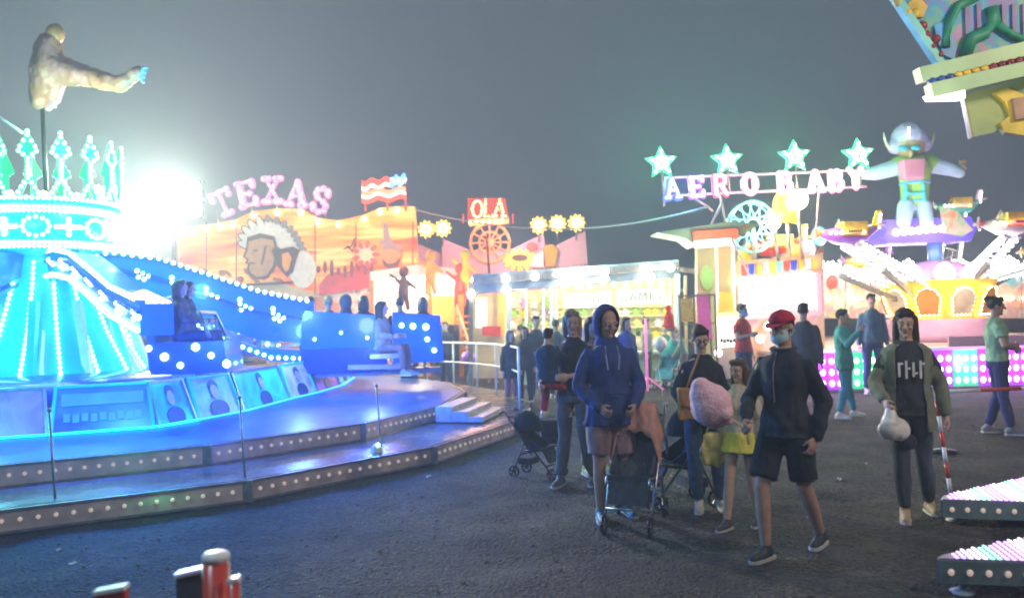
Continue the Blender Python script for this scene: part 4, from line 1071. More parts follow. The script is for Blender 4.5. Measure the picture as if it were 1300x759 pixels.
eb('side_straps', mat('strap_teal', (.08, .5, .55), .4), lambda b: (b.cap(q(1150, 236, -.30), q(1148, 262, -.30), .06, .06), b.cap(q(1172, 234, -.30), q(1174, 261, -.30), .06, .06), b.cap(q(1150, 246, -.33), q(1172, 245, -.33), .05, .05)))
eb('legs', M_LB, lambda b: (b.cap(q(1150, 262, -.2), q(1147, 282, -.4), .2, .17), b.cap(q(1172, 262, -.2), q(1176, 282, -.4), .2, .17)))
def headf(b): b.ell(q(1155, 182), (.36, .34, .42)); b.ell(q(1156, 195, -.32), (.07, .10, .12))
eb('head', M_FS, headf)
def helm(b): b.ell(q(1154, 176, .06), (.42, .42, .40)); b.cap(q(1137, 186, .05), q(1172, 184, .05), .20, .20); b.cap(q(1154, 172, -.3), q(1154, 164, -.2), .06, .05)
eb('helmet', M_HP, helm)
for s_ in (-1, 1): MB().ell(q(1155 + s_ * 8, 188, -.36), (.13, .06, .07)).build('goggle', mat('goggle', (.05, .5, .75), .2), hf, True)
for k in range(3): MB().bulb(q(1154, 163 + 5 * k, -.38), .03).build('helmet_bulb', M_LILAC, hf)
for s_ in (-1, 1):
    pts = [q(1154 + s_ * (18 + (0, 6, 10, 13, 14)[k]), 190 - (0, 2, 7, 14, 22)[k] , 0) for k in range(5)]
    MB().tube(pts, [.055, .05, .042, .03, .012], 10).build('horn', mat('horn', (.75, .7, .6), .4), hf, True)
# arms with planes
M_ARMW = mat('arm_white', (.5, .52, .56), .4, .2)
cols_p = [('red', (.75, .04, .03), (.85, .5, .1)), ('purple', (.35, .1, .6), (.85, .5, .05)), ('white', (.8, .78, .8), (.8, .1, .1)), ('teal', (.05, .45, .5), (.8, .8, .8)), ('orange', (.85, .35, .05), (.4, .1, .6)), ('pink', (.75, .25, .5), (.9, .8, .2))]
lab_p = ['red plane car with a white hot lamp beside the teal wheel', 'purple plane car with orange seats and a raised tail, left of the horned figure', 'white plane car with red nose at the right edge',
         'teal plane car behind the horned figure', 'orange plane car low behind the yellow hub', 'pink plane car at the far side of the ride']
for k, (px_, py_, Yk) in enumerate(((986, 312, 18.6), (1078, 296, 17.6), (1284, 284, 17.8), (1216, 262, 23.5), (1100, 330, 23.0), (1330, 320, 22))):
    end = P(px_, py_, Yk); ca = 'ABCDEF'[k]
    d = end - HC; az = math.atan2(d.y, d.x)
    at_lab = (['lit white arm reaching left to the red plane', 'lit white arm reaching forward to the purple plane', 'lit white arm rising right to the white plane', 'lit white arm to the teal plane behind', 'lit white arm behind the hub to the orange plane', 'lit white arm behind the hub to the right'][k])
    s = HC + V((math.cos(az) * .8, math.sin(az) * .8, 2.1)); e = end + V((0, 0, -.25)); tn = V((-math.sin(az), math.cos(az), 0)) * .28
    at_ = MB().bar(s + tn, e + tn * .6, .09, .12).bar(s - tn, e - tn * .6, .09, .12).build('ride_arm', M_ARMW, hubt); at_['label'] = at_lab
    for sg in (-1, 1):
        row([s + tn * sg + V((0, -.08, .08)), e + tn * sg * .6 + V((0, -.08, .08))], .03, .15).build('light_row', M_LED, at_)
        row([s + tn * sg + V((0, -.09, -.05)), e + tn * sg * .6 + V((0, -.09, -.05))], .026, .15).build('light_row', M_LED, at_)
    lat = MB()
    for j in range(9):
        f0, f1_ = j / 9, (j + 1) / 9; sg = 1 if j % 2 else -1
        lat.bar(s.lerp(e, f0) + tn * sg, s.lerp(e, f1_) - tn * sg, .04)
    lat.build('lattice', M_ARMW, at_)
    MB().bar(HC + V((math.cos(az) * .3, math.sin(az) * .3, 1.5)), s.lerp(e, .55) - V((0, 0, .1)), .1).build('ram', M_STEEL, at_)
    # plane: nose points tangentially
    nm, c1, c2 = cols_p[k]; sgx = -1
    pt = thing('plane_car', lab_p[k], 'ride plane', end, 0, 'plane cars of the children ride')
    L = lambda x, y, z: end + V((x, y, z)) * .68
    mb = MB(); prof = [(-.95, .05, .0), (-.8, .16, -.02), (-.45, .30, -.08), (.1, .34, -.1), (.5, .26, -.05), (.85, .12, .12), (1.0, .05, .2)]
    mb.rings([[L(x, math.cos(t) * r_ * .8, z + math.sin(t) * r_ * .85) for t in (2 * PI * i / 14 for i in range(14))] for x, r_, z in prof])
    bd = mb.build('fuselage', mat('plane_' + nm, c1, .35, 0, .15, 3, coat=.4), pt, True)
    MB().prism([L(.7, -.03, .15), L(1.0, -.03, .18), L(1.05, -.03, .7), L(.88, -.03, .68)], (0, .06, 0)).build('tail_fin', mat('plane2_' + nm, c2, .4), pt)
    MB().prism([L(.75, -.4, .2), L(1.0, -.4, .22), L(1.0, .4, .22), L(.75, .4, .2)], (0, 0, .04)).build('tail_plane', mat('plane2_' + nm, c2, .4), pt)
    MB().prism([L(-.35, -.8, -.05), L(.1, -.8, -.05), L(.25, 0, -.08), (L(.1, .8, -.05)), L(-.35, .8, -.05), L(-.3, 0, -.08)], (0, 0, .05)).build('wing', mat('plane2_' + nm, c2, .4), pt)
    MB().tube([L(-.35, -.2, .2), L(-.3, 0, .45), L(-.35, .2, .2)], .02).build('windscreen', M_STEEL, pt, True)
    MB().box(L(.1, 0, .12), (.5, .4, .3)).build('seat', mat('plane_seat', (.8, .5, .08), .6), pt)
    MB().ell(L(-.98, 0, .02), (.08, .09, .09)).build('nose_cone', mat('plane2_' + nm, c2, .4), pt, True)
    pr_ = MB()
    for a in (0, 2.1, 4.2): pr_.bar(L(-1.07, 0, .02), L(-1.07, .24 * math.cos(a), .02 + .24 * math.sin(a)), .03, .07)
    pr_.build('propeller', M_STEEL, pt)
    row([L(.92, -.06, .15), L(1.0, -.06, .68)], .03, .09).build('tail_bulbs', M_BULB_P, pt)
    row([L(-.7, -.31, .0), L(.5, -.33, .0)], .03, .12).build('side_bulbs', M_BULB_Y, pt)
# lit fascia behind the ride
fa = thing('lit_fascia', 'cream and pink bulb edged fascia boards behind the white ride arms', 'fairground board', P(1150, 400, 23.5))
M_FA = paint('fascia_paint', [(.75, .35, .15), (.8, .6, .3), (.7, .3, .4), (.8, .75, .6), (.35, .5, .6)], 1.5, .5, emit=.12)
for k in range(9):
    x = 1042 + k * 32
    o = pxo([(x, 352 - k), (x + 5, 340 - k), (x + 15, 334 - k), (x + 25, 340 - k), (x + 30, 352 - k), (x + 30, 404), (x, 404)], 23.4, .15, 'fascia_board', M_FA, fa)
    row([P(a, b_, 23.3) for a, b_ in ((x, 352 - k), (x + 5, 340 - k), (x + 15, 334 - k), (x + 25, 340 - k), (x + 30, 352 - k))], .05, .17).build('bulb_edge', M_BULB_W, o)
    pxo(ellpx(x + 15, 358 - k, 7, 9), 23.32, .06, 'medallion', [M_RED, M_YEL, M_TW, M_PINK, M_ORANGE][k % 5], o)
    row([P(x + 2, 378, 23.3), P(x + 28, 378, 23.3)], .05, .17).build('bulb_edge', M_BULB_Y, o)
# little fair ornaments over the booth
for k, (x, y, m_, l_) in enumerate(((946, 326, 'M_YEL', 'yellow balloon shaped ornament above the left end of the booth'), (1025, 316, 'M_PINK', 'pink balloon shaped ornament above the right end of the booth'), (1040, 300, 'M_TW', 'teal balloon shaped ornament near the purple plane'), (1008, 322, 'M_ORANGE', 'orange balloon shaped ornament beside the red plane'))):
    t = thing('balloon_ornament', l_, 'ornament', P(x, y + 12, 18.2)); c = P(x, y, 18.2)
    MB().ell(c, (.17, .17, .21)).build('envelope', globals()[m_], t, True)
    MB().box(c - V((0, 0, .32)), (.12, .12, .09)).build('basket', M_BROWN, t)
    s = MB()
    for a in (-1, 1): s.bar(c + V((a * .1, 0, -.15)), c + V((a * .05, 0, -.29)), .012)
    s.bar(c - V((0, 0, .35)), P(x, 350, 18.2), .03)
    s.build('stay', M_STEEL, t)
# warm lit balls
for x, y, r_, l_, ms in ((1013, 254, .20, 'large warm white lamp just below the word BABY', 45), (982, 283, .14, 'white lamp above the red plane car', 30)):
    c = P(x, y, 17.2); t = thing('ball_lamp', l_, 'lamp', c)
    MB().ell(c, (r_,) * 3).build('globe', glow('ball_glow', (1, .85, .5), 40), t, True)
    MB().tube([c + V((0, .05, 0)), P(x + 6, 330, 17.6)], .035).build('lamp_pole', M_STEEL, t, True)
yb = thing('yellow_balloon_ornament', 'yellow rounded ornament left of the warm white lamp', 'ornament', P(997, 270, 17.5))
mb = MB(); mb.ell(P(997, 262, 17.5), (.28, .2, .36)); mb.cap(P(1000, 275, 17.5), P(1012, 282, 17.5), .12, .06); remesh(mb, 'shell', M_YEL, yb, .03, 2, world=True)
MB().tube([P(1000, 280, 17.55), P(1004, 345, 17.8)], .04).build('pole', M_STEEL, yb, True)
# teal lattice wheel
tl = thing('lattice_wheel', 'teal lattice wheel ornament above the pink booth', 'ornament', P(955, 320, 18))
c = P(956, 288, 18)
mb = MB()
for rr_, r2 in ((.50, .025), (.16, .025)): mb.tube([c + V((rr_ * math.cos(a), 0, rr_ * 1.12 * math.sin(a))) for a in (2 * PI * k / 24 for k in range(25))], r2, 6)
mb.tube([c + V((.50 * math.cos(a), .3, .56 * math.sin(a))) for a in (2 * PI * k / 24 for k in range(25))], .02, 6)
mb.build('rims', M_TW, tl, True); mb = MB()
for k in range(12):
    a, a2 = k * PI / 6, (k + 1.4) * PI / 6
    mb.bar(c + V((.16 * math.cos(a), 0, .18 * math.sin(a))), c + V((.5 * math.cos(a2), 0, .56 * math.sin(a2))), .025)
    mb.bar(c + V((.16 * math.cos(a2), 0, .18 * math.sin(a2))), c + V((.5 * math.cos(a), 0.001, .56 * math.sin(a))), .022)
    mb.bar(c + V((.5 * math.cos(a), 0, .56 * math.sin(a))), c + V((.5 * math.cos(a), .3, .56 * math.sin(a))), .025)
mb.build('lattice', M_TW, tl); MB().tube([c, P(958, 342, 18)], .05).build('pole', M_STEEL, tl, True)

# AERO BABY sign
M_NL = mat('sign_letter', (.9, .85, .95), .4, emit=(.95, .8, 1), es=.7); M_NLB = glow('sign_bulb', (1, .85, .95), 1.8)
sg = thing('aero_baby_sign', 'lit words AERO BABY on twin rails in front of the dark sky', 'sign', P(960, 300, 17))
cl = {0: ((.12, .16, 1), 'blue'), 1: ((.4, .08, .9), 'violet'), 2: ((1, .06, .25), 'pink'), 3: ((.9, .35, .55), 'rose')}
for y0, y1 in ((226, 216), (249, 237)):
    MB().tube([P(845, y0, 17.05), P(1100, y1, 17.05)], .022).build('rail', mat('rail_glow', (.8, .5, .6), .4, emit=(1, .35, .5), es=.6), sg, True)
for k, (ch, x, y) in enumerate((('A', 854, 239), ('E', 885, 237), ('R', 915, 235), ('O', 953, 233), ('B', 998, 231), ('A', 1037, 229.5), ('B', 1063, 229), ('Y', 1088, 226))):
    c_ = cl[min(3, k)] if k < 4 else cl[3]
    fc_ = [.55 + .45 * q for q in c_[0]] if k != 0 else (.35, .45, 1)
    bulb_letter(ch, P(x, y, 16.95), .38, R(-3), .08, mat('letter_face_' + c_[1], fc_, .4, emit=fc_, es=.65), mat('edge_' + c_[1], c_[0], .4, emit=c_[0], es=.9), M_NLB, sg, .024, .07, .06, .8)
stars = []
for k, (x, y) in enumerate(((840, 206), (924, 203), (1010, 198), (1091, 196))):
    t = thing('neon_star', ['leftmost white green star, beyond the first A of the sign', 'white green star above the letter R', 'white green star above the first B of BABY', 'rightmost white green star beside the horned figure'][k], 'star sign', P(x, y + 15, 17.1), 0, 'lit stars over the AERO BABY sign')
    c = P(x, y, 17.0); pts = []; pts2 = []
    for j in range(10):
        a = PI / 2 + j * PI / 5 + R(2); r_ = .235 if j % 2 == 0 else .115
        pts.append(c + V((r_ * math.cos(a), 0, r_ * math.sin(a)))); pts2.append(c + V((r_ * 1.5 * math.cos(a), .05, r_ * 1.5 * math.sin(a))))
    MB().prism(pts, (0, .04, 0)).build('star_face', mat('star_white', (.9, 1, .9), .4, emit=(.75, 1, .82), es=1.6), t)
    MB().prism(pts2, (0, .05, 0)).build('star_edge', mat('star_green', (.1, .9, .4), .4, emit=(.03, .9, .3), es=.9), t)
    row(pts + [pts[0]], .035, .13).build('star_bulbs', M_MINT, t)
    MB().tube([c, P(x + 2, y + 40, 17.1)], .018).build('stem', M_STEEL, t, True); stars.append(c)
fr = sg
M_PP = mat('pink_pole', (.6, .35, .4), .5)
for a, b_ in (((914, 249), (924, 292)), ((916, 258), (903, 285)), ((880, 250), (905, 268)), ((845, 225), (843, 262)), ((924, 292), (972, 395)), ((1040, 240), (1036, 300))):
    MB().tube([P(*a, 17.1), P(*b_, 17.2)], .022).build('strut', M_PP, fr, True)

# booth with pointed canopy and pink frame windows
bt = thing('ticket_booth', 'tall booth with pointed green and red canopy and pink framed glowing windows', 'booth', P(960, 480, 17.6))
pxo([(834, 295), (930, 281), (966, 284), (936, 303), (884, 312), (870, 302)], 16.8, .9, 'canopy', paint('canopy_paint', [(.5, .08, .05), (.35, .5, .2), (.2, .45, .35), (.6, .4, .1)], 2.4), bt)
pxo([(880, 294), (936, 290), (938, 302), (882, 308)], 16.7, .1, 'canopy_band', mat('band_red', (.8, .1, .04), .5, emit=(1, .15, .05), es=.6), bt)
pxo([(882, 306), (928, 302), (930, 311), (883, 315)], 16.6, .1, 'tube_light', mat('tube_l', (.95, .95, .9), .5, emit=(1, .95, .85), es=2), bt)
pxo([(885, 315), (934, 310), (941, 480), (885, 480)], 17.4, .2, 'side_wall', paint('tower_paint', [(.5, .45, .2), (.45, .5, .2), (.65, .4, .15), (.5, .3, .4)], 1.4, .5, (1, 1, .5)), bt)
for x in (909, 930): MB().bar(P(x, 308, 17.3), P(x + 4, 470, 17.3), .05).build('edge_tube', mat('pale_tube', (.8, .8, .7), .5, emit=(1, .9, .7), es=.6), bt)
pxo(ellpx(898, 352, 8, 16), 17.3, .05, 'green_disc', M_LG, bt)
pxo([(914, 370), (930, 372), (936, 420), (920, 425), (912, 400)], 17.2, .06, 'yellow_panel', M_YEL, bt)
pxo([(934, 332), (1045, 322), (1048, 480), (938, 480)], 17.6, .25, 'front_wall', paint('front_wall', [(.75, .4, .45), (.8, .6, .45), (.7, .35, .15), (.75, .55, .6)], 1.2, emit=.15), bt)
pxo([(940, 362), (1034, 352), (1036, 392), (942, 398)], 17.45, .1, 'window', mat('window_glow', (.95, .9, .95), .4, emit=(1, .9, .95), es=1.3), bt)
s = MB(); e = [P(938, 358, 17.4), P(1038, 348, 17.4), P(1040, 397, 17.4), P(940, 403, 17.4)]
for k in range(4): s.bar(e[k], e[(k + 1) % 4], .09)
s.build('window_frame', mat('frame_pink', (.85, .4, .45), .4, emit=(1, .4, .4), es=.5), bt)
for k in range(11):
    x = 942 + k * 9; pxo([(x, 336 - k * .8), (x + 7, 335.5 - k * .8), (x + 6, 350 - k), (x + 1, 350 - k)], 17.45, .08, 'painted_block', [M_RED, M_TW, M_YEL, M_WHITE, M_ORANGE, M_DBLUE][(k * 5) % 6], bt)
row([P(938, 356, 17.3), P(1038, 346, 17.3)], .04, .16).build('bulb_row', M_BULB_W, bt)
pxo([(910, 402), (944, 400), (946, 438), (912, 442)], 16.5, .1, 'counter_panel', mat('counter_lit', (.9, .9, .8), .5, emit=(1, .95, .75), es=1.2), bt)
MB().bar(P(908, 400, 16.3), P(948, 396, 16.3), .06).build('counter_bar', mat('bar_yellow', (.9, .8, .3), .4, emit=(1, .85, .4), es=1.0), bt)
pxo([(911, 442), (946, 438), (948, 478), (913, 482)], 16.55, .1, 'counter_base', M_CREAM, bt)
mb = MB()
for k in range(5): mb.box(P(916 + 4 * k, 432 + (k % 2), 16.4), (.05, .02, .07))
mb.build('counter_lettering', M_DARK, bt)
for x, y in ((912, 448), (965, 430), (975, 414)): MB().bulb(P(x, y, 16.2), .08).build('globe', M_LILAC if x < 950 else M_BULB_W, bt)
# fence with posters
pf = thing('poster_fence', 'metal fence panel carrying a yellow and a pink poster beside the booth', 'fence', P(882, 470, 16))
for x in (862, 880, 900, 907): MB().bar(P(x, 374, 16), P(x + 4, 470, 16), .035).build('fence_post', M_STEEL, pf)
MB().bar(P(860, 376, 16), P(907, 374, 16), .04).build('fence_rail', M_STEEL, pf)
MB().bar(P(864, 412, 16), P(909, 410, 16), .03).build('fence_rail', M_STEEL, pf)
pxo([(864, 379), (878, 378), (881, 408), (866, 409)], 15.95, .03, 'yellow_poster', paint('poster1', [(.3, .2, .2), (.8, .55, .1), (.6, .3, .1)], 6, emit=.2), pf)
pxo([(884, 376), (899, 375), (905, 430), (889, 431)], 15.95, .03, 'pink_poster', mat('poster_pink', (.75, .15, .35), .5, 0, .3, 5, emit=(1, .15, .4), es=.25), pf)

# ------------------------------------------------------------------ near canopy, top right
nc = thing('painted_canopy', 'corner of a near ride canopy painted with jungle colours and edged in green', 'ride canopy', P(1300, 100, 6.0))
Yc = 6.0
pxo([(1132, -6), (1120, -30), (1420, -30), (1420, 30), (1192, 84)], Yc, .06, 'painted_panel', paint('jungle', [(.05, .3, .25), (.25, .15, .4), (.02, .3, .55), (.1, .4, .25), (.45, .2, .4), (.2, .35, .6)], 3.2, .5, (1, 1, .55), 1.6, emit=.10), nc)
ar = MB()
ar.tube([P(x, y, Yc - .02) for x, y in ((1200, 60), (1204, 30), (1216, 8), (1240, -4))], .035, 8); ar.tube([P(x, y, Yc - .02) for x, y in ((1225, 72), (1232, 50), (1250, 42), (1262, 30), (1258, 10))], .05, 8)
ar.tube([P(x, y, Yc - .02) for x, y in ((1262, 30), (1285, 45), (1320, 60))], .03, 8)
ar.build('painted_creeper', mat('jungle_green', (.03, .32, .18), .5, 0, .3, 9), nc, True)
ar = MB()
for x in (1225, 1240, 1272, 1285, 1298): ar.px([(x, 5), (x + 6, 4), (x + 5, 40), (x + 1, 46)], Yc - .02, .02)
ar.build('painted_trunks', mat('trunk_violet', (.25, .18, .35), .5, 0, .3, 8), nc)
ar = MB()
ar.px([(1152, 5), (1166, -5), (1178, 8), (1172, 22), (1160, 22)], Yc - .025, .02); ar.build('painted_flower', M_YEL, nc)
ar = MB(); ar.px([(1186, 32), (1200, 28), (1215, 60), (1212, 76), (1198, 70), (1190, 52)], Yc - .022, .02); ar.build('painted_pool', mat('pool_blue', (.02, .35, .7), .4), nc)
MB().bar(P(1118, -30, Yc - .05), P(1196, 86, Yc - .05), .07, .05).build('edge_rail', mat('rail_teal', (.15, .5, .45), .4, .2), nc)
M_RB = mat('bulb_red_off', (.25, .03, .04), .15, 0, .2)
for k, (x, y) in enumerate(((1140, 3), (1152, 16), (1162, 17), (1171, 33), (1176, 45), (1183, 60), (1192, 71), (1188, 50))):
    b_ = MB().ell(P(x, y, Yc - .06), (.035, .03, .035)).build('bulb', M_RB if k > 2 else M_YEL, nc, True)
M_CG = mat('cornice_green', (.25, .42, .2), .4, .1, .2, 3)
MB().bar(P(1165, 97, Yc - .22), P(1430, 32, Yc - .22), .10, .10).build('cornice_top', M_CG, nc)
MB().bar(P(1181, 105, Yc - .15), P(1430, 45, Yc - .15), .09, .16).build('cornice_mid', mat('cornice_dark', (.12, .22, .12), .4), nc)
MB().bar(P(1179, 117, Yc - .26), P(1430, 59, Yc - .26), .10, .10).build('cornice_low', M_CG, nc)
for k in range(22):
    x = 1184 + k * 11; y = 104 - k * 11 * .243
    MB().ell(P(x, y, Yc - .27), (.028, .028, .028)).build('cornice_bulb', [M_RB, M_YEL, mat('bulb_blue_off', (.02, .08, .3), .15)][0 if k > 6 else 1 if k > 2 else 2], nc, True)
pxo([(1180, 119), (1225, 112), (1226, 124), (1184, 125)], Yc - .3, .1, 'tube_lamp', mat('canopy_tube', (.95, .85, .95), .4, emit=(1, .75, .95), es=2.0), nc)
vp = [(1224, 120), (1232, 174), (1262, 168), (1270, 161), (1276, 170), (1300, 172), (1340, 160), (1420, 165), (1420, 70)]
pxo(vp, Yc - .12, .04, 'valance', paint('valance_p', [(.2, .3, .12), (.3, .4, .1), (.15, .3, .2)], 3), nc)
ar = MB(); ar.px([(1262, 118), (1280, 112), (1300, 120), (1330, 118), (1345, 150), (1300, 172), (1276, 168), (1270, 156), (1284, 146), (1276, 130)], Yc - .15, .03); ar.build('valance_scroll', mat('scroll_y', (.75, .6, .05), .45, 0, .3, 5), nc)
ar = MB(); ar.px([(1286, 125), (1310, 122), (1316, 148), (1290, 152)], Yc - .18, .03); ar.build('valance_face', mat('scroll_b', (.4, .25, .15), .5, 0, .4, 8), nc)
MB().tube([P(1220, 120, Yc - .2), P(1232, 176, Yc - .2)], .014).build('hanging_rod', M_WHITE, nc, True)

# ------------------------------------------------------------------ light ramps, bottom right
def ramp(lab, fl_, fr_, br_, bl_, z, leg):
    t = thing('light_step', lab, 'step', G(*leg), 0, 'dotted metal steps at the right edge')
    a, b_, c, d = [G(x, y, z) for x, y in (fl_, fr_, br_, bl_)]
    MB().prism([a, b_, c, d], (0, 0, -.02)).build('tread_plate', mat('tread_plate', (.35, .3, .45), .3, .5, .3, 4), t)
    e = MB()
    for p_, q_ in ((a, b_), (b_, c), (c, d), (d, a)): e.bar(p_ - V((0, 0, .075)), q_ - V((0, 0, .075)), .03, .13)
    e.build('side_plate', mat('side_steel', (.3, .42, .46), .35, .6, .2, 5), t)
    cols = [M_BULB_P, mat('led_violet', (.6, .4, .9), .4, emit=(.62, .3, 1), es=2.4), mat('led_green', (.4, .9, .6), .4, emit=(.3, 1, .6), es=1.8), mat('led_pale', (.9, .85, .95), .4, emit=(1, .85, .95), es=1.6)]
    mbs = [MB() for _ in cols]
    u = (b_ - a); v = (d - a); U = u.length; Vv = v.length; un = u.normalized()
    per = V((-un.y, un.x, 0)); 
    n1_, n2_ = int(U / .038), 26
    for i in range(n1_):
        for j in range(n2_):
            p_ = a + un * (.02 + i * .038) + per * (.02 + j * .05)
            # inside test against quad
            def ins(p):
                s_ = 0
                for q0, q1 in ((a, b_), (b_, c), (c, d), (d, a)):
                    cr = (q1.x - q0.x) * (p.y - q0.y) - (q1.y - q0.y) * (p.x - q0.x)
                    if cr < 0.004: return False
                return True
            if ins(p_):
                k = 1 if i % 9 < 4 else 3 if i % 9 < 7 else 2
                mbs[k].box(p_ + V((0, 0, .004)), (.012, .03, .008))
    for k in (1, 2, 3):
        if mbs[k].v: mbs[k].build('led_dots', cols[k], t)
    mb = MB(); k = int(U / .10)
    for i in range(k): mb.ell(a.lerp(b_, (i + .5) / k) + V((0, -.02, -.075)), (.02, .012, .02), None, 8, 5)
    mb.build('side_bulbs', M_CUP, t)
    p_ = G(*leg); MB().tube([p_, V((p_.x, p_.y, z - .1))], .018).build('leg', M_STEEL, t, True); MB().lathe(p_, [(.07, 0), (.07, .012), (.02, .03)], 14).build('foot', M_WHITE, t, True)
ramp('upper dotted light step at the right edge, glowing pink and green', (1197, 633), (1420, 640), (1420, 580), (1199, 628), .20, (1213, 661))
ramp('lower dotted light step at the right edge, nearest the viewer', (1193, 708), (1440, 716), (1440, 652), (1195, 704), .22, (1222, 752))

# red queue barriers, bottom left
M_RP = mat('red_post', (.7, .07, .04), .3, 0, .12, 6, coat=.3); M_RW = mat('cap_white', (.9, .88, .85), .35)
Yr = 2.7
t = thing('red_post', 'fat red post with a bright white cap at the bottom edge', 'post', (P(274, 750, Yr).x, Yr, 0))
c = P(274, 708, Yr); MB().tube([(c.x, Yr, 0), (c.x, Yr, c.z)], .042, 24).build('tube', M_RP, t, True)
MB().lathe((c.x, Yr, c.z - .008), [(.044, 0), (.044, .018), (.036, .026), (0, .028)], 24).build('cap', M_RW, t, True)
t = thing('grey_board', 'dark grey board with a white top edge left of the fat red post', 'board', (P(240, 750, Yr).x, Yr + .05, 0))
a, b_ = P(223, 733, Yr + .05), P(257, 725, Yr + .05)
MB().prism([a, b_, V((b_.x, b_.y, .02)), V((a.x, a.y, .02))], (0, .03, 0)).build('panel', mat('board_grey', (.08, .10, .12), .5), t)
MB().bar(a + V((-.003, .015, .006)), b_ + V((.0, .015, .006)), .045, .014).build('top_edge', M_RW, t)
t = thing('red_bracket', 'small red bracket with a white tip right of the fat red post', 'bracket', (P(297, 750, Yr).x, Yr - .05, 0))
c = P(297, 737, Yr - .05); MB().tube([(c.x, c.y, 0), (c.x, c.y, c.z)], .02, 16).build('tube', M_RP, t, True)
MB().box(c + V((0, 0, .005)), (.036, .04, .014), Matrix.Rotation(R(-15), 3, 'Y')).build('tip', M_RW, t)
t = thing('red_board', 'low red board with a white top edge near the bottom left corner', 'board', (P(138, 755, Yr).x, Yr, 0))
a, b_ = P(119, 755, Yr), P(158, 748, Yr)
MB().prism([a, b_, V((b_.x, b_.y, .02)), V((a.x, a.y, .02))], (0, .03, 0)).build('panel', M_RP, t)
MB().bar(a + V((0, .015, .006)), b_ + V((0, .015, .006)), .045, .014).build('top_edge', M_RW, t)

# far dark backdrop: distant tents and hedge line
for k, (x0, x1, y0, Y_, lab) in enumerate(((-80, 130, 330, 30, 'dark unlit fairground trailer beyond the turquoise tower'), (860, 900, 386, 26, 'dark unlit trailer between the games stall and the booth'), (740, 870, 372, 27, 'long dark trailer behind the games stall'), (1040, 1420, 352, 30, 'long dark trailer far behind the plane ride'))):
    t = thing('dark_trailer', lab, 'trailer', P((x0 + x1) / 2, 460, Y_), 0, 'dark trailers at the back of the fair')
    pxo([(x0, y0), (x1, y0 - .03 * (x1 - x0)), (x1, 460), (x0, 460)], Y_, 2.4, 'body', mat('trailer_dark', (.05, .06, .08), .6, 0, .3), t)
    MB().bar(P(x0, y0, Y_ - .03), P(x1, y0 - .03 * (x1 - x0), Y_ - .03), .1).build('roof_edge', M_STEEL, t)
    for x in (x0 + 10, x1 - 10): MB().tube([P(x, 466, Y_ - .1), P(x, 466, Y_ + .2)], .4, 16).build('wheel', M_DARK, t, True)
# ------------------------------------------------------------------ the crowd
navy = (.025, .05, .17); black = (.022, .024, .032)
# hooded man with the stroller
rt, J, h, hr, hands, wpt = person('man in a navy hooded sweatshirt and pale shorts pushing the stroller with a pink cloth', 778, 660, 391, rz=6, near=True, skin='tan', hair='hood', shirt='hoodie', shirt_c=(.03, .055, .2),
       legs='shorts', legs_c=(.35, .22, .22), shoe_c=(.04, .2, .3), hem=-.28, fat=1.12, headpitch=14, headyaw=14,
       pose=dict(eL=(-.26, .02, 1.12), wL=(-.13, -.20, .97), eR=(.26, .0, 1.13), wR=(.16, -.20, .97), aL=(-.10, .0, .085), aR=(.16, .14, .085), kR=(.13, .02, .5)), hand_curl=.9)
for s_ in (-1, 1):
    MB().tube([(s_ * .05, -.125, 1.46), (s_ * .055, -.175, 1.38), (s_ * .045, -.185, 1.27)], .005, 6).build('drawstring', mat('cord', (.4, .42, .5), .8), rt, world=False)
MB().tube([(-.15, -.165, .93), (-.10, -.188, 1.07), (.10, -.188, 1.07), (.15, -.165, .93)], .006, 6).build('pocket_seam', cloth('seam_navy', (.015, .025, .1)), rt, world=False)
# man in the red cap with candy floss
rt, J, h, hr, hands, wpt = person('man in a red cap, face mask, black shirt and black shorts holding pink candy floss', 1002, 706, 393, rz=-44, near=True, skin='tan', hair='capped', shirt='long', shirt_c=(.022, .028, .042),
       legs='shorts', legs_c=(.012, .018, .028), shoe_c=(.03, .035, .045), hem=-.16, fat=1.06, headyaw=-8, headpitch=10, mask_c=(.45, .62, .62),
       pose=dict(eL=(-.22, -.10, 1.12), wL=(-.12, -.36, 1.0), palmL=(.8, 0, -.5), thumbL=(0, -.2, 1), curlL=1.1, eR=(.25, .10, 1.11), wR=(.22, .0, .87),
                 kL=(-.11, -.17, .52), aL=(-.09, -.17, .085), kR=(.11, .05, .5), aR=(.12, .26, .13)))
cap_hat(rt, h, hr, (.42, .02, .05))
M_ZIP = mat('zip_grey', (.25, .25, .27), .4, .6)
MB().tube([(0, -.150, 1.12), (0, -.160, 1.28), (0, -.150, 1.38), (0, -.098, 1.475)], .0045, 6).build('zip', M_ZIP, rt, world=False)
MB().tube([(.085 * math.cos(a), .012 + .078 * math.sin(a), 1.495 + .008 * math.sin(a)) for a in (2 * PI * k / 16 for k in range(17))], .014, 8).build('collar', cloth('collar_black', (.03, .035, .05)), rt, True, world=False)
hp = wpt(hands['L'][0]); k_ = rt.scale[0]
tp = P(903, 524, hp.y - .03)
cf = thing('candy_floss', 'big pink candy floss on a stick held by the man in the red cap', 'candy floss', hp)
MB().tube([hp + V((.01, 0, -.10)), hp, tp + V((0, 0, .05))], .007, 8).build('stick', mat('stick', (.7, .55, .4), .6), cf, True)
mb = MB(); mb.ell(P(903, 514, hp.y - .03), (.138, .12, .145)); mb.ell(P(890, 491, hp.y - .03), (.068, .07, .065)); mb.ell(P(896, 502, hp.y - .03), (.11, .10, .10)); mb.ell(P(908, 522, hp.y - .03), (.12, .11, .11)); mb.cap(P(906, 530, hp.y - .03), hp.lerp(tp, .45), .08, .02)
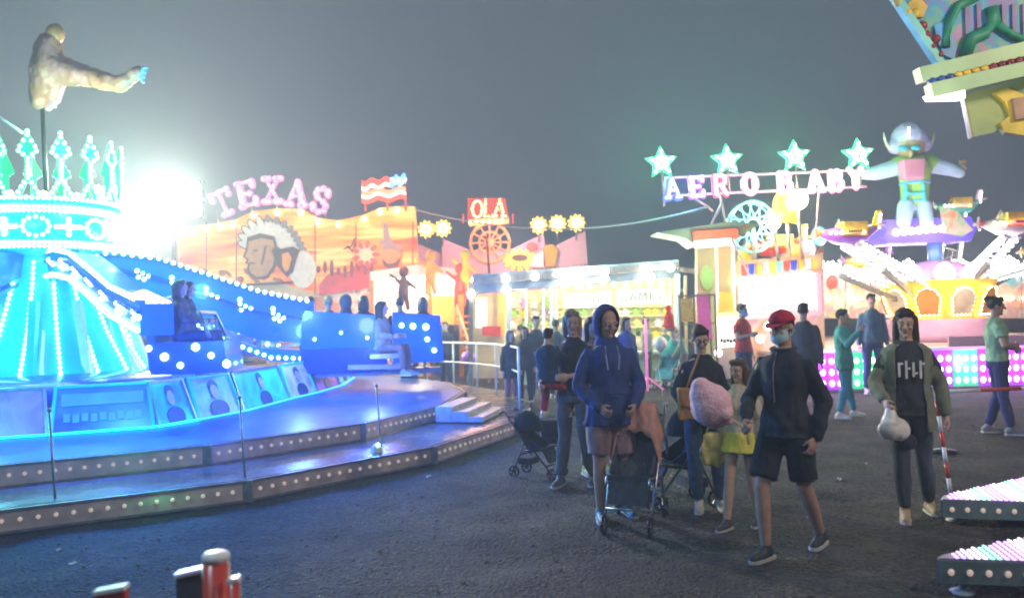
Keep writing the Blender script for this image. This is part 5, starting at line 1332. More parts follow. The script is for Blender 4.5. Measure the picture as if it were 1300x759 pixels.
for k in range(3):
    a = random.random() * 6.28; b_ = random.random() * 6.28; mb.ell(P(903, 512, hp.y - .03) + V((math.cos(a) * .085, math.cos(b_) * .07, math.sin(a) * .095)), (.06, .06, .055))
fl_ = remesh(mb, 'floss', mat('floss_pink', (1.0, .56, .62), 1.0, 0, .12, 30, bump=.5, bscale=60), cf, .009, 10, .006, world=True)
# woman with glasses
rt, J, h, hr, hands, wpt = person('woman with glasses and tied hair in a black jacket and jeans behind the dark pram', 896, 648, 413, rz=-8, near=True, female=True, skin='fair', hair='short', hair_c=(.05, .03, .02), shirt='long', shirt_c=(.02, .024, .035),
       legs='skinny', legs_c=(.03, .07, .13), shoe_c=(.5, .48, .4), headpitch=22, headyaw=4, hem=-.12,
       pose=dict(eL=(-.24, -.04, 1.14), wL=(-.16, -.22, 1.0), eR=(.22, .0, 1.12), wR=(.14, -.22, 1.0), kL=(-.10, -.06, .5), aL=(-.06, .0, .085), kR=(.12, .0, .5), aR=(.16, .06, .085)), hand_curl=.8)
gl = MB()
for s_ in (-1, 1):
    gl.tube([h(s_ * .034 + .024 * math.cos(a), -.096, .012 + .018 * math.sin(a)) for a in (2 * PI * k / 12 for k in range(13))], .0028, 6)
    gl.tube([h(s_ * .058, -.094, .014), h(s_ * .08, .0, .012)], .0025, 6)
gl.tube([h(-.012, -.098, .016), h(.012, -.098, .016)], .0028, 6)
gl.build('glasses', M_DARK, rt, world=False)
def bag(name, lab, cat, c, size, m, strap=None):
    t = thing(name, lab, cat, c)
    mb = MB(); sx, sy, sz = size
    mb.box(c, (sx * 1.8, sy * 1.5, sz * 1.7)); mb.box(c + V((0, -sy * .8, sz * .35)), (sx * 1.9, .02, sz * .95)); mb.box(c + V((0, -sy * .9, -sz * .1)), (.03, .02, .04))
    remesh(mb, 'bag_body', m, t, .009, 3, .014, world=True)
    if strap: MB().tube([V(q) for q in strap], .010, 6).build('strap', m, t, True)
    return t
c = P(875, 512, 6.75); bag('shoulder_bag', 'tan shoulder bag hanging at the hip of the woman with glasses', 'bag', c, (.10, .07, .15), mat('tan_leather', (.4, .2, .08), .6, 0, .2), [c + V((-.02, 0, .12)), P(880, 470, 6.75), P(888, 448, 6.9)])
t = thing('yellow_bag', 'limp yellow plastic bag hanging behind the candy floss', 'bag', P(905, 580, 6.6))
mb = MB(); c = P(905, 572, 6.6); mb.prism([c + V(q) for q in ((-.07, -.03, .12), (.02, -.03, .16), (.09, -.03, .10), (.10, -.03, -.06), (.03, -.03, -.13), (-.06, -.03, -.11), (-.10, -.03, .0))], (0, .06, 0)); remesh(mb, 'bag_body', mat('yellow_plastic', (.6, .52, .15), .45, 0, .25, 10), t, .009, 2, .035, world=True)
MB().tube([c + V((-.06, 0, .12)), c + V((0, 0, .26)), c + V((.06, 0, .12))], .006, 6).build('handle', MATS['yellow_plastic'], t, True)
# little girl
rt, J, h, hr, hands, wpt = person('young girl with long brown hair, cream top with yellow hem, beside the red cap', 944, 668, 455, rz=-40, near=True, female=True, skin='fair', hair='long', hair_c=(.12, .06, .03), shirt='long', shirt_c=(.6, .5, .36), sleeve_c=None,
       legs='short_shorts', legs_c=(.1, .14, .22), shoe_c=(.05, .04, .06), headpitch=5, headyaw=-10, hem=-.10,
       pose=dict(kL=(-.08, -.14, .5), aL=(-.08, -.22, .085), kR=(.09, .04, .5), aR=(.11, .14, .085), eL=(-.22, .06, 1.14), eR=(.22, .04, 1.14)))
mb = MB(); mb.rings(torso_rings(J, [(-.30, .21, .17), (-.16, .195, .155), (.0, .18, .14), (.1, .172, .13)], .012)); remesh(mb, 'yellow_hem', cloth('hem_yellow', (.75, .65, .08)), rt, .010, 2, .012)
# woman in olive cardigan
rt, J, h, hr, hands, wpt = person('woman with long dark hair in an olive cardigan, carrying a white bag', 1158, 655, 391, rz=-16, near=True, female=True, skin='fair', hair='long', hair_c=(.03, .018, .012), shirt='short', shirt_c=(.025, .03, .04),
       legs='skinny', legs_c=(.05, .065, .085), shoe_c=(.45, .34, .2), headpitch=10, headyaw=-10, hem=-.16, fat=1.08,
       pose=dict(kL=(-.09, -.14, .5), aL=(-.08, -.16, .085), kR=(.11, .03, .48), aR=(.17, .16, .085), eL=(-.26, -.02, 1.14), wL=(-.22, -.24, 1.0), eR=(.27, .08, 1.12), wR=(.30, .02, .86), curlR=1.0, curlL=.9))
mb = MB()
base = torso_rings(J, [(-.42, .21, .16), (-.2, .20, .155), (0, .19, .148), (.3, .165, .135), (.5, .172, .14), (.7, .185, .142), (.86, .178, .128), (.96, .10, .09)], .02, 32)
for r_ in range(len(base) - 1):
    for i in range(32):
        mid = (base[r_][i] + base[r_][(i + 1) % 32]) / 2
        fa = 2 * PI * (i + .5) / 32
        if math.sin(fa) < -.35 and abs(math.cos(fa)) < .55: continue   # open front
        a, b_ = base[r_][i], base[r_][(i + 1) % 32]; c, d = base[r_ + 1][(i + 1) % 32], base[r_ + 1][i]
        n_ = V((math.cos(fa), math.sin(fa), 0)) * .014
        mb.add([a, b_, c, d, a - n_, b_ - n_, c - n_, d - n_], [(0, 1, 2, 3), (7, 6, 5, 4), (0, 4, 5, 1), (1, 5, 6, 2), (2, 6, 7, 3), (3, 7, 4, 0)])
for s_ in ('L', 'R'):
    S, E, W = V(J['s' + s_]), V(J['e' + s_]), V(J['w' + s_]); mb.cap(S, E, .07, .062); mb.cap(E, E.lerp(W, .85), .062, .052)
remesh(mb, 'cardigan', cloth('cardigan', (.17, .19, .14)), rt, .011, 3, .012)
pm = MB()
for k in range(4):
    x = -.085 + .055 * k
    pm.box((x, -.155, 1.26), (.018, .012, .12 + .03 * (k % 2))); pm.box((x + .014, -.155, 1.31 - .04 * (k % 3)), (.036, .012, .018))
pm.build('shirt_print', mat('print_white', (.7, .7, .66), .7), rt, world=False)
mb = MB(); pts = []
mb.ell(h(0, .0, 0), (.01, .01, .01))
hp = wpt(hands['L'][0])
t = thing('white_bag', 'crumpled white plastic bag held by the woman in the olive cardigan', 'bag', hp)
mb = MB(); mb.cap(hp, hp - V((0, 0, .10)), .03, .08); mb.ell(hp - V((-.02, 0, .16)), (.12, .08, .10)); remesh(mb, 'bag_body', mat('white_plastic', (.7, .68, .62), .4, 0, .2, 12), t, .012, 2, .02, world=True)
mb = MB(); mb.cap(hp + V((.06, .06, -.22)), hp + V((.17, .10, -.27)), .05, .07); t = thing('dark_jumper', 'dark folded jumper carried under the white plastic bag', 'clothing', hp + V((.1, 0, -.2))); remesh(mb, 'folded_cloth', cloth('jumper', black), t, .014, 2, .02, world=True)
# right woman in green top
rt, J, h, hr, hands, wpt = person('woman with a hair bun and pale green T-shirt at the right edge, arms crossed', 1270, 551, 376, rz=75, near=True, female=True, skin='tan', hair='bun', hair_c=(.015, .012, .012), shirt='short', shirt_c=(.3, .5, .3),
       legs='trousers', legs_c=(.03, .03, .13), shoe_c=(.25, .25, .25), hem=-.02, headpitch=4,
       pose=dict(eL=(-.24, -.02, 1.15), wL=(.02, -.22, 1.13), palmL=(0, 1, 0), eR=(.24, -.02, 1.15), wR=(-.04, -.18, 1.10), palmR=(0, 1, 0), aL=(-.10, -.10, .085), aR=(.10, .12, .085)))
# carrying adult, child, companion
rt, J, h, hr, hands, wpt = person('adult in a dark T-shirt and grey trousers carrying a small child in red trousers', 732, 616, 393, rz=-20, near=True, female=True, skin='fair', hair='bob', hair_c=(.35, .28, .2), shirt='short', shirt_c=black, legs='trousers', legs_c=(.09, .10, .10), shoe_c=(.1, .1, .12),
       headyaw=20, headpitch=8, pose=dict(eL=(-.30, -.03, 1.16), wL=(-.26, -.28, 1.06), palmL=(1, 0, 0), eR=(.27, -.06, 1.14), wR=(.02, -.25, 1.12), palmR=(0, 1, 0), aL=(-.15, -.06, .085), aR=(.15, .10, .085)))
pc_ = wpt((-.20, -.22, 1.10))
person('small dark haired child in navy top and red trousers carried by an adult', loc=pc_ - V((0, 0, .62)), H=1.12, rz=150, skin='fair', hair='short', hair_c=(.03, .02, .015), shirt='long', shirt_c=(.03, .05, .10), legs='trousers', legs_c=(.5, .03, .06), shoe_c=(.65, .6, .5), fat=1.15,
       pose=dict(kL=(-.17, -.34, .80), aL=(-.20, -.36, .44), kR=(.20, -.30, .78), aR=(.25, -.28, .42), eL=(-.2, -.2, 1.3), wL=(-.1, -.38, 1.35), eR=(.2, -.2, 1.3), wR=(.1, -.38, 1.35), head=(0, -.04, 1.625)))
person('person in a beige top and light trousers just behind the adult carrying a child', 757, 602, 402, rz=20, female=True, skin='fair', hair='long', hair_c=(.06, .04, .03), shirt='long', shirt_c=(.35, .27, .22), legs='trousers', legs_c=(.3, .3, .26), shoe_c=(.6, .6, .2), pose=dict(wR=(.1, -.2, 1.1), eR=(.22, -.05, 1.15)))
# people in the middle distance
spec = [
 ('woman in a long black coat at the left end of the group by the rail', 650, 518, 419, 25, dict(female=True, hair='bob', hair_c=(.15, .13, .12), shirt='coat', shirt_c=(.025, .03, .04), hem=-.5, legs='skinny', legs_c=(.25, .12, .14), shoe_c=(.7, .7, .7))),
 ('woman with dark hair in a black top second from the rail', 668, 514, 414, -15, dict(female=True, hair='long', shirt='long', shirt_c=black, legs='trousers', legs_c=black, shoe_c=(.6, .6, .6))),
 ('tall dark figure behind the two women in black near the rail', 683, 510, 401, 10, dict(hair='short', shirt='long', shirt_c=(.04, .05, .06), legs='trousers', legs_c=black, shoe_c=(.3, .3, .3))),
 ('man in dark clothes standing on the far side of the blue platform', 567, 492, 408, -20, dict(hair='short', hair_c=(.1, .1, .1), shirt='coat', shirt_c=(.03, .05, .08), legs='trousers', legs_c=(.02, .04, .08), shoe_c=(.1, .1, .1), mask_c=(.5, .6, .7))),
 ('person in a deep blue jacket directly behind the hooded man', 798, 515, 402, 30, dict(hair='bob', shirt='long', shirt_c=(.06, .08, .35), legs='trousers', legs_c=(.03, .04, .12), shoe_c=(.2, .2, .2))),
 ('man in a dark jacket and white shoes facing the glowing booth', 1024, 534, 384, 150, dict(hair='short', shirt='coat', shirt_c=(.05, .05, .06), legs='trousers', legs_c=black, shoe_c=(.8, .78, .72), fat=1.08, pose=dict(aL=(-.12, -.22, .085), kL=(-.11, -.18, .5), aR=(.12, .22, .16), kR=(.11, .0, .5)))),
 ('man with a dark cap, blue mask and red shirt beside the booth counter', 946, 512, 385, 40, dict(hair='short', hair_c=(.06, .03, .12), shirt='short', shirt_c=(.6, .05, .05), legs='trousers', legs_c=navy, mask_c=(.3, .6, .8), pose=dict(eL=(-.26, -.06, 1.16), wL=(-.15, -.25, 1.22)))),
 ('woman in a turquoise top and blue leggings raising a hand to her face', 1074, 530, 392, 55, dict(female=True, hair='short', shirt='long', shirt_c=(.08, .42, .45), legs='skinny', legs_c=(.05, .3, .42), shoe_c=(.75, .7, .65), hem=-.3, pose=dict(aL=(-.2, .05, .085), aR=(.22, -.08, .085), eL=(-.25, -.12, 1.2), wL=(-.12, -.28, 1.42)))),
 ('dark haired figure behind the woman in the olive cardigan', 1110, 500, 372, -10, dict(hair='short', shirt='long', shirt_c=(.06, .14, .2), legs='trousers', legs_c=navy)),
 ('small figure in grey walking between the hooded man and the games stall', 823, 492, 404, 70, dict(hair='short', shirt='long', shirt_c=(.2, .22, .2), legs='trousers', legs_c=(.06, .07, .08))),
 ('customer in pale clothes leaning at the left end of the games stall', 626, 486, 414, 170, dict(hair='short', shirt='long', shirt_c=(.4, .35, .28), legs='trousers', legs_c=(.15, .12, .1))),
 ('customer with a white jacket at the middle of the games stall', 757, 484, 400, 165, dict(female=True, hair='long', shirt='long', shirt_c=(.5, .45, .5), legs='trousers', legs_c=navy)),
 ('person in a light blue T-shirt standing behind the gondola', 545, 488, 408, 20, dict(hair='short', shirt='short', shirt_c=(.25, .5, .7), legs='trousers', legs_c=(.2, .17, .12), hem=-.1)),
 ('person in green bending over the teal pushchair by the stall', 868, 492, 410, -60, dict(hair='short', shirt='long', shirt_c=(.2, .38, .34), legs='trousers', legs_c=(.2, .17, .14), pose=dict(chest=(0, -.12, 1.26), neck=(0, -.24, 1.42), head=(0, -.32, 1.52), sL=(-.175, -.2, 1.36), sR=(.175, -.2, 1.36), eL=(-.2, -.3, 1.12), eR=(.2, -.3, 1.12), wL=(-.15, -.42, .95), wR=(.15, -.42, .95)))),
 ('thin figure in a grey hooded top right of the deep blue jacket', 1085, 505, 398, 0, dict(female=True, hair='long', shirt='coat', shirt_c=(.12, .2, .2), legs='trousers', legs_c=black)),
]
spec[14] = None
spec += [
 ('man in a grey jacket deep in the crowd right behind the carried child', 708, 506, 405, 160, dict(hair='short', hair_c=(.05, .04, .03), shirt='coat', shirt_c=(.1, .11, .13), legs='trousers', legs_c=navy)),
 ('woman with fair hair and a dark red top in the crowd before the games stall', 774, 500, 408, 190, dict(female=True, hair='bob', hair_c=(.3, .2, .1), shirt='long', shirt_c=(.2, .04, .06), legs='trousers', legs_c=black)),
 ('boy in a pale T-shirt looking into the games stall', 812, 486, 420, 175, dict(hair='short', shirt='short', shirt_c=(.45, .42, .3), legs='shorts', legs_c=navy)),
 ('man in olive clothes at the left edge of the games stall counter', 662, 488, 412, 170, dict(hair='short', shirt='long', shirt_c=(.16, .17, .1), legs='trousers', legs_c=black)),
]
for s_ in spec:
    if s_ is None: continue
    lab, x, y, tp_, rz, kw = s_
    person(lab, x, y, tp_, rz=rz, **kw)
# child in red held up near the stall
person('small child in a bright red hooded jacket held up in front of the games stall', loc=P(851, 445, 17.5), H=.95, rz=120, hair='hood', shirt='coat', shirt_c=(.7, .03, .02), legs='trousers', legs_c=(.5, .45, .4), shoe_c=(.6, .5, .4), fat=1.25,
       pose=dict(kL=(-.12, -.3, .8), aL=(-.12, -.32, .45), kR=(.14, -.26, .8), aR=(.14, -.3, .45)))
person('adult in a dark green jacket holding the child in the red hooded jacket', 846, 489, 412, rz=-40, hair='short', shirt='coat', shirt_c=(.05, .12, .12), legs='trousers', legs_c=black, pose=dict(eL=(-.26, -.1, 1.16), wL=(-.1, -.28, 1.2), eR=(.26, -.1, 1.16), wR=(.1, -.28, 1.2)))
# riders
def seat_pose(arm=0):
    return dict(hL=(-.09, 0, .92), hR=(.09, 0, .92), kL=(-.11, -.42, .94), kR=(.11, -.42, .94), aL=(-.11, -.46, .52), aR=(.11, -.46, .52), eL=(-.24, -.08, 1.16), wL=(-.18, -.30, 1.14), eR=(.24, -.08, 1.16), wR=(.18, -.30, 1.14), curlL=.9, curlR=.9)
rd = [(.18, 'rider in a blue top at the inner end of the full gondola', 'short', (.02, .015, .01), (.05, .3, .5)),
      (.50, 'blond haired rider in black in the full gondola', 'short', (.4, .28, .12), black),
      (.80, 'rider in a dark hood next to the blond one', 'hood', (.02, .015, .01), (.05, .07, .09)),
      (1.12, 'dark haired rider in black in the middle of the full gondola', 'bob', (.02, .015, .01), black),
      (1.78, 'rider in a grey hoodie in the rear seat, left', 'short', (.08, .06, .05), (.07, .07, .12)),
      (2.20, 'curly haired rider in the rear seat, right, in a dark red top', 'bob', (.1, .05, .03), (.12, .05, .08))]
for x, lab, hair, hc_, c in rd:
    p_ = WA @ V((x, -.12 + .1 * (x > 1.5), .47 + (.06 if x > 1.5 else .1))); 
    person(lab, loc=p_ - V((0, 0, .92 * .97)), H=1.70, rz=math.degrees(aA) + 180 + 6 * math.sin(x * 9), hair=hair, hair_c=hc_, shirt='coat' if hair == 'hood' else 'long', shirt_c=c, legs='trousers', legs_c=navy, shoe_c=(.3, .3, .3), pose=seat_pose(), group='riders in the full gondola')
p_ = WA @ V((1.42, -.55, .42))
person('rider with long dark hair and tan jacket leaning out of the full gondola', loc=p_ - V((0, 0, .90)), H=1.74, rz=70, female=True, hair='long', hair_c=(.03, .02, .016), shirt='coat', shirt_c=(.33, .27, .22), legs='trousers', legs_c=(.2, .12, .12), shoe_c=(.3, .3, .3), headyaw=20, pose=seat_pose(), group='riders in the full gondola')
MB().box(WA @ V((1.42, -.66, .30)), (.5, .5, .08), Matrix.Rotation(aA, 3, 'Z')).build('side_seat', M_STEEL, GA)
for k, (x, lab, c, hc_) in enumerate(((.45, 'rider in a grey top in the dark gondola near the painted panels', (.12, .12, .17), (.05, .04, .04)), (.95, 'rider with lighter hair beside the one in grey in the dark gondola', (.14, .1, .12), (.16, .1, .07)))):
    p_ = WB @ V((x, -.12, .55)); person(lab, loc=p_ - V((0, 0, .9)), H=1.68, rz=R(0) + math.degrees(GB.rotation_euler[2]) + 180, hair='bob', hair_c=hc_, shirt='long', shirt_c=c, legs='trousers', legs_c=navy, shoe_c=(.3, .3, .3), pose=seat_pose(), group='riders in the dark gondola')

# ------------------------------------------------------------------ strollers
def wheel(mb_t, mb_r, c, r, ax): 
    c = V(c); ax = V(ax).normalized(); x = V((0, 0, 1)); y = ax.cross(x).normalized()
    mb_t.tube([c + (x * math.cos(a) + y * math.sin(a)) * r for a in (2 * PI * k / 18 for k in range(19))], r * .2, 8)
    mb_r.tube([c - ax * .015, c + ax * .015], r * .3, 10)
    for k in range(5):
        a = 2 * PI * k / 5; mb_r.bar(c, c + (x * math.cos(a) + y * math.sin(a)) * r * .85, .012)
def stroller(name, lab, loc, rz, sc, frame_m, seat_m, hood_m, hood=True, cloth_m=None):
    t = thing(name, lab, 'stroller', loc, R(rz), None, sc); W = WM[t]; L = lambda *q: W @ V(q)   # local: handle at +y, front at -y
    f = MB()
    for s_ in (-1, 1):
        x = s_ * .21
        f.tube([L(x, .42, 1.02), L(x, .34, .90), L(x, -.05, .48), L(x * .95, -.38, .09)], .013 * sc, 8)   # push bar to front wheel
        f.tube([L(x, .05, .60), L(x, .28, .09)], .012 * sc, 8)
        f.tube([L(x, .10, .42), L(x * .9, -.30, .46), L(x * .9, -.34, .40)], .011 * sc, 8)
        f.tube([L(x, .44, 1.03), L(x, .52, 1.0)], .018 * sc, 8)
    f.tube([L(-.21, .16, .35), L(.21, .16, .35)], .012 * sc); f.tube([L(-.20, -.30, .19), L(.20, -.30, .19)], .012 * sc); f.tube([L(-.21, .36, .93), L(.21, .36, .93)], .012 * sc)
    f.build('frame', frame_m, t, True)
    for x, y, r_ in ((-.21, .28, .085), (.21, .28, .085), (-.20, -.40, .075), (.20, -.40, .075)):
        a, b_ = MB(), MB(); wheel(a, b_, L(x, y, r_), r_ * sc, W.to_3x3() @ V((1, 0, 0))); w_ = a.build('wheel', M_DARK, t, True); b_.build('wheel_rim', frame_m, w_)
    s = MB(); s.prism([L(-.19, .28, .86), L(.19, .28, .86), L(.19, .02, .40), L(-.19, .02, .40)], W.to_3x3() @ V((0, -.03, -.02)) ); s.prism([L(-.19, .03, .42), L(.19, .03, .42), L(.18, -.26, .47), L(-.18, -.26, .47)], W.to_3x3() @ V((0, 0, -.04)))
    s.prism([L(-.19, -.24, .46), L(.19, -.24, .46), L(.17, -.36, .24), L(-.17, -.36, .24)], W.to_3x3() @ V((0, .03, 0))); 
    for x in (-.19, .17): s.prism([L(x, .26, .84), L(x, .02, .42), L(x, -.2, .48), L(x, .1, .66)], W.to_3x3() @ V((.02, 0, 0)))
    s.build('seat', seat_m, t)
    MB().box(L(0, .12, .24), (.30 * sc, .22 * sc, .10 * sc), Matrix.Rotation(R(rz), 3, 'Z')).build('basket', seat_m, t)
    if hood:
        hd = MB(); rr_ = []
        for k in range(7):
            a = R(-5 + k * 22); r_ = .30
            rr_.append([L(.21 * math.cos(b_), .16 - r_ * math.cos(a) * math.sin(b_) * 1.0, .74 + r_ * math.sin(a) * math.sin(b_)) for b_ in (PI * i / 12 for i in range(13))])
        vs = [q for r_ in rr_ for q in r_]
        fs = [(j * 13 + i, j * 13 + i + 1, (j + 1) * 13 + i + 1, (j + 1) * 13 + i) for j in range(6) for i in range(12)]
        hd.add(vs, fs); hd.build('hood', hood_m, t, True)
    return t, L
M_FAB = cloth('pram_black', (.02, .025, .03)); M_FABN = cloth('pram_navy', (.03, .05, .10)); M_ALU = mat('aluminium', (.55, .55, .55), .3, .9)
t, L = stroller('stroller', 'silver framed stroller with a dusty pink cloth thrown over its handles', G(808, 664), -20, .9, M_ALU, cloth('pram_slate', (.07, .08, .10)), M_FAB, hood=False)
pk_ = thing('pink_cloth', 'dusty pink cloth draped over the top of the silver stroller', 'cloth', L(0, .2, .95))
n1_, n2_ = 22, 22; mb = MB(); vs = []
for i in range(n1_):
    for j in range(n2_):
        u, v = i / (n1_ - 1) * 2 - 1, j / (n2_ - 1) * 2 - 1
        x = u * .25; y = .22 + v * .22; rr2 = math.sqrt(u * u * .9 + v * v)
        z = 1.07 - .13 * rr2 ** 2 - (.20 * max(0, abs(u) - .62) / .38) - (.12 * max(0, abs(v) - .68) / .32) + .022 * noise.noise(V((u * 3, v * 3, 2))) + .014 * math.sin(u * 13 + v * 2) * min(1, rr2)
        x *= 1 - .15 * max(0, abs(u) - .6); vs.append(L(x, y, z))
top_ = [(i * n2_ + j, i * n2_ + j + 1, (i + 1) * n2_ + j + 1, (i + 1) * n2_ + j) for i in range(n1_ - 1) for j in range(n2_ - 1)]
mb.add(vs, top_); o = mb.build('draped_cloth', cloth('dusty_pink', (.55, .28, .22)), pk_, True)
sd = o.modifiers.new('s', 'SOLIDIFY'); sd.thickness = .012
stroller('stroller', 'dark pram pushed by the woman with glasses, its grey bar slanting up', G(866, 640), -75, .85, mat('grey_frame', (.2, .22, .23), .4, .5), M_FABN, M_FAB)
stroller('stroller', 'low black folded stroller standing beside the platform corner', G(680, 603), 60, .66, M_DARK, M_FAB, M_FAB)
stroller('stroller', 'teal pushchair in front of the games stall under the white balloon', G(850, 493), -30, 1.0, M_ALU, cloth('teal_fab', (.05, .35, .35)), cloth('teal_fab', (.05, .35, .35)))
bag('rucksack', 'dark rucksack hanging beside the low black stroller', 'bag', G(700, 590) + V((0, 0, .38)), (.12, .10, .16), M_FAB)
# balloons
for x, y, Y_, c, r_, lab in ((838, 436, 16.5, (.85, .82, .65), .15, 'cream balloon in front of the teal pushchair'), (595, 455, 19.5, (.45, .15, .75), .19, 'purple balloon at the foot of the orange stairs')):
    t = thing('balloon', lab, 'balloon', P(x, y, Y_))
    c_ = P(x, y, Y_); MB().lathe(c_, [(.01, -r_ * 1.22), (.03, -r_ * 1.14), (r_ * .5, -r_ * .9), (r_ * .85, -r_ * .45), (r_, 0.0), (r_ * .92, r_ * .42), (r_ * .6, r_ * .82), (.01, r_)], 24).build('skin', mat('balloon_%d' % int(c[0] * 100), c, .25, 0, .05, coat=.5), t, True)
    MB().tube([c_ - V((0, 0, r_ * 1.2)), c_ - V((.05, 0, r_ * 1.2 + .3)), V((c_.x + .02, c_.y, .02))], .006, 5).build('string', M_WHITE, t)
# pink lit stand pole
p_ = G(822, 496); t = thing('pink_stand', 'thin pink lit stand with a splayed base near the games stall', 'stand', p_)
M_PK = mat('hot_pink', (.85, .2, .5), .4, emit=(1, .2, .6), es=.5)
MB().tube([p_, p_ + V((0, 0, 1.55))], .03).build('pole', M_PK, t, True)
for a in (0, 2.1, 4.2): MB().bar(p_ + V((0, 0, .3)), p_ + V((.35 * math.cos(a), .35 * math.sin(a), .02)), .035).build('leg', M_PK, t)
# striped barrier
def striped(name, lab, a, b_, r_, n_):
    t = thing(name, lab, 'barrier', a)
    for k in range(n_):
        p0, p1 = V(a).lerp(V(b_), k / n_), V(a).lerp(V(b_), (k + 1) / n_)
        MB().tube([p0, p1], r_, 10).build('band', M_RP if k % 2 else M_RW, t, True)
    return t
a = G(1207, 626); striped('striped_pole', 'red and white striped pole leaning beside the hand of the woman in the cardigan', a, P(1189, 508, a.y), .018, 6)
a = P(1192, 497, 9.5); striped('striped_bar', 'red and white striped barrier bar reaching to the right edge', a, P(1400, 489, 9.5), .022, 4)
p0 = P(1196, 497, 9.5); t = thing('barrier_post', 'thin post carrying the striped barrier bar', 'post', (p0.x, p0.y, 0)); MB().tube([(p0.x, p0.y + .04, 0), (p0.x, p0.y + .04, p0.z)], .02).build('pole', M_STEEL, t, True); MB().lathe((p0.x, p0.y + .04, 0), [(.15, 0), (.15, .02), (.03, .04)], 16).build('foot', M_DARK, t, True)
# ------------------------------------------------------------------ sky, haze, lamps
w = bpy.data.worlds.new('World'); scene.world = w; w.use_nodes = True
nt = w.node_tree; bg = nt.nodes['Background']
sky = nt.nodes.new('ShaderNodeTexSky'); sky.sky_type = 'NISHITA'; sky.sun_disc = False; sky.sun_elevation = R(2); sky.sun_rotation = R(200)
mx = nt.nodes.new('ShaderNodeMixRGB'); mx.inputs[0].default_value = .94; mx.inputs[2].default_value = (.80, 1.0, 1.4, 1)
nt.links.new(sky.outputs[0], mx.inputs[1]); nt.links.new(mx.outputs[0], bg.inputs[0]); bg.inputs[1].default_value = .066
sun = bpy.data.lights.new('moonlight', 'SUN'); sun.energy = .06; sun.angle = R(4); sun.color = (.8, .88, 1)
so = bpy.data.objects.new('moonlight', sun); so.rotation_euler = (R(35), 0, R(20)); col.objects.link(so)
hz = bpy.data.materials.new('haze_air'); hz.use_nodes = True; n = hz.node_tree.nodes; n.remove(n['Principled BSDF'])
pv = n.new('ShaderNodeVolumePrincipled'); pv.inputs['Density'].default_value = .0078; pv.inputs['Color'].default_value = (.72, .84, 1, 1); pv.inputs['Anisotropy'].default_value = .25
hz.node_tree.links.new(pv.outputs[0], n['Material Output'].inputs['Volume'])
MB().box((0, 45, 7.2), (530, 512, 17)).build('haze', hz, None, kind='stuff')

cy, bl, gr, wm, wh = (.2, .95, 1), (.12, .3, 1), (.2, 1, .55), (1, .72, .42), (1, .95, .86)
lamp('lamp_flood', P(215, 250, 21.9), (1, .72, .35), 170, .5)
lamp('lamp_flood_beam', P(218, 252, 22.2), (1, .96, .68), 8500, .5, 'SPOT', R(150), rot=(R(-80), 0, R(8)))
lamp('lamp_flood_wash', P(400, 240, 18.5), (1, .6, .3), 260, .4)
lamp('lamp_flag', P(488, 300, 22.3), (1, .35, .15), 130, .3)
lamp('lamp_porch', P(525, 372, 22.9), (1, .85, .6), 90, .3)
lamp('lamp_stair', P(600, 360, 21.0), (1, .5, .2), 160, .2)
lamp('lamp_board', P(660, 300, 24.5), (1, .7, .7), 120, .3)
lamp('lamp_ola', P(620, 270, 24.8), (1, .15, .08), 90, .2)
for x in (660, 720, 790, 845): lamp('lamp_stall', P(x, 372, 19.4), (1, .9, .58), 40, .15)
lamp('lamp_stall_front', P(740, 345, 18.3), wh, 60, .1)
lamp('lamp_crown', T0 + V((1.4, -1.2, 4.2)), gr, 420, .2)
lamp('lamp_crown_front', T0 + V((.4, -1.9, 3.4)), gr, 22, .2)
lamp('lamp_tower_low', T0 + V((.6, -2.6, 1.6)), cy, 28, .2)
lamp('lamp_tower_under', T0 + V((-.8, -2.9, 1.4)), gr, 40, .2)
lamp('lamp_arm_a', (-5.2, 12.9, 2.3), (.1, .4, 1), 50, .15)
lamp('lamp_arm_b', (-3.4, 13.2, 1.5), bl, 90, .15)
lamp('lamp_gondola', (-2.2, 13.2, 1.2), (.2, .3, 1), 60, .15)
lamp('lamp_deck_blue', (-4.0, 8.6, 1.5), (.02, .12, 1), 480, .1)
lamp('lamp_deck_blue_right', (-1.9, 11.0, 1.3), (.02, .12, 1), 330, .1)
lamp('lamp_deck_cyan', (-6.2, 7.9, 1.5), (.03, .75, .85), 150, .1)
lamp('deck_fill_green', G(205, 624, .215) + V((0, 0, .13)), (.04, 1, .4), 2.2, .05)  # added lamp, stands in for the green crown reflected in the deck
lamp('deck_fill_blue_low', G(370, 592, .215) + V((0, 0, .16)), (.02, .12, 1), 5, .05)  # added low lamp, stands in for blue reflections on the lower deck
lamp('lamp_statue', P(90, 150, 13.2), (1, .5, .3), 40, .2)
lamp('lamp_word', P(170, 262, 23.6), (1, .8, .75), 200, .3)
for c in stars: lamp('lamp_star', c + V((-.15, .45, .1)), (.06, 1, .35), 60 if c is stars[-1] else 190, .1)
lamp('lamp_sign_blue', P(865, 238, 17.5), (.12, .15, 1), 110, .1)
lamp('lamp_sign_pink', P(915, 236, 17.5), (1, .06, .35), 80, .1)
lamp('lamp_ball', P(1013, 254, 17.7), (1, .78, .45), 110, .2)
lamp('lamp_ball_small', P(982, 283, 17.7), (1, .9, .8), 50, .15)
lamp('lamp_booth', P(990, 375, 16.6), (1, .8, .8), 38, .3)
lamp('lamp_booth_side', P(905, 316, 16.2), wh, 30, .2)
lamp('lamp_hub', HC + V((-.6, -2.2, 2.6)), (1, .8, .55), 30, .3)
lamp('lamp_figure', P(1160, 262, 18.2), (.85, .8, 1), 42, .3)
lamp('lamp_right_arm', P(1262, 318, 18.0), (1, .9, .95), 90, .3)
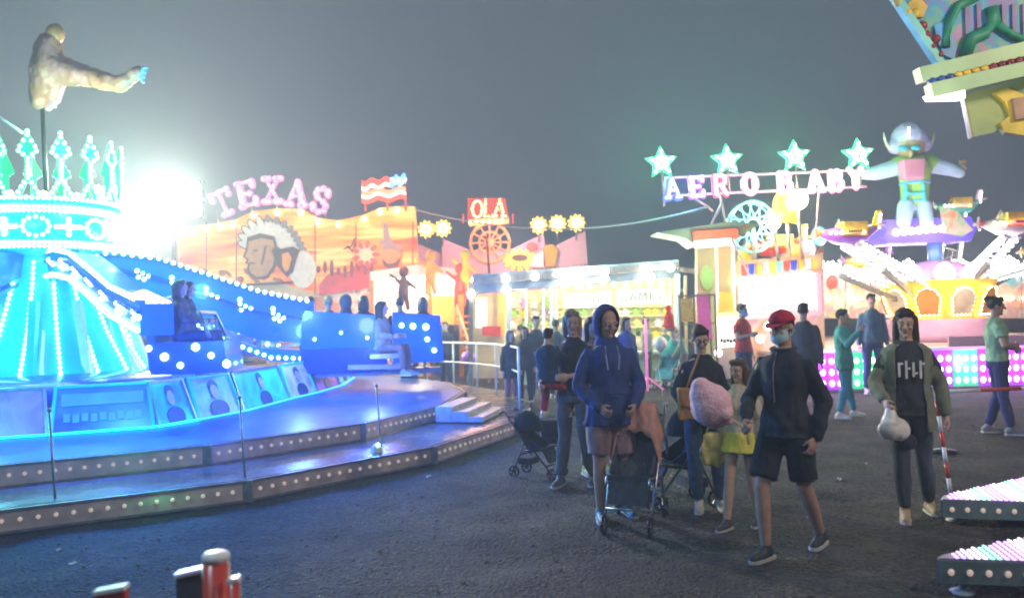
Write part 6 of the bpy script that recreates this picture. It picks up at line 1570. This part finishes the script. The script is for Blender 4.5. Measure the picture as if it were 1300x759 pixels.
lamp('lamp_left_arm', P(1060, 338, 18.2), (1, .95, .9), 100, .3)
for x in (1060, 1150, 1240, 1300): lamp('lamp_plinth', P(x, 460, 16.1), (.75, .2, 1) if x != 1150 else (.4, 1, .6), 24, .1)
lamp('lamp_fascia', P(1110, 340, 22), (1, .75, .5), 50, .3)
lamp('lamp_fascia_right', P(1260, 335, 22), (1, .75, .6), 50, .3)
lamp('lamp_canopy', P(1210, 135, 5.2), (1, .85, .95), 14, .08)
# added fill lamps outside the view, with invented masts built around them
lamp('fill_lamp_left', (-3.5, 1.0, 5.5), (.55, .78, 1), 260, .35)
lamp('fill_lamp_right', (6.0, 2.5, 5.0), (1, .8, .62), 420, .35)

for x, y, z, l_ in ((-3.5, 1.0, 5.5, 'added lamp mast outside the view on the left, holding a fill light'), (6.0, 2.5, 5.0, 'added lamp mast outside the view on the right, holding a fill light')):
    t = thing('added_lamp_mast', l_, 'lamp mast', (x, y, 0), 0, 'added lamp masts outside the view for fill light')
    MB().tube([(x, y - .5, 0), (x, y - .5, z + .3)], .06).build('mast', M_DARK, t, True)
    MB().bar((x, y - .5, z + .62), (x, y + .1, z + .62), .05).bar((x, y - .5, z + .2), (x, y - .5, z + .62), .05).build('bracket', M_DARK, t)
    MB().lathe((x, y, z + .5), [(.1, .1), (.42, .0), (.42, -.05), (.1, .05)], 20).build('lamp_shade', M_DARK, t, True)
vs_ = scene.view_settings; vs_.view_transform = 'Standard'; vs_.look = 'None'; vs_.gamma = 1; vs_.use_curve_mapping = False; vs_.exposure = 0.5
cy_ = scene.cycles; cy_.use_denoising = True; cy_.volume_bounces = 0; cy_.max_bounces = 5; cy_.diffuse_bounces = 2; cy_.glossy_bounces = 3; cy_.transmission_bounces = 2
cy_.use_light_tree = True; cy_.sample_clamp_indirect = 6; cy_.caustics_reflective = False; cy_.caustics_refractive = False
try: cy_.denoiser = 'OPENIMAGEDENOISE'
except Exception: pass
scene.render.filter_size = 1.5; cy_.filter_width = 1.9
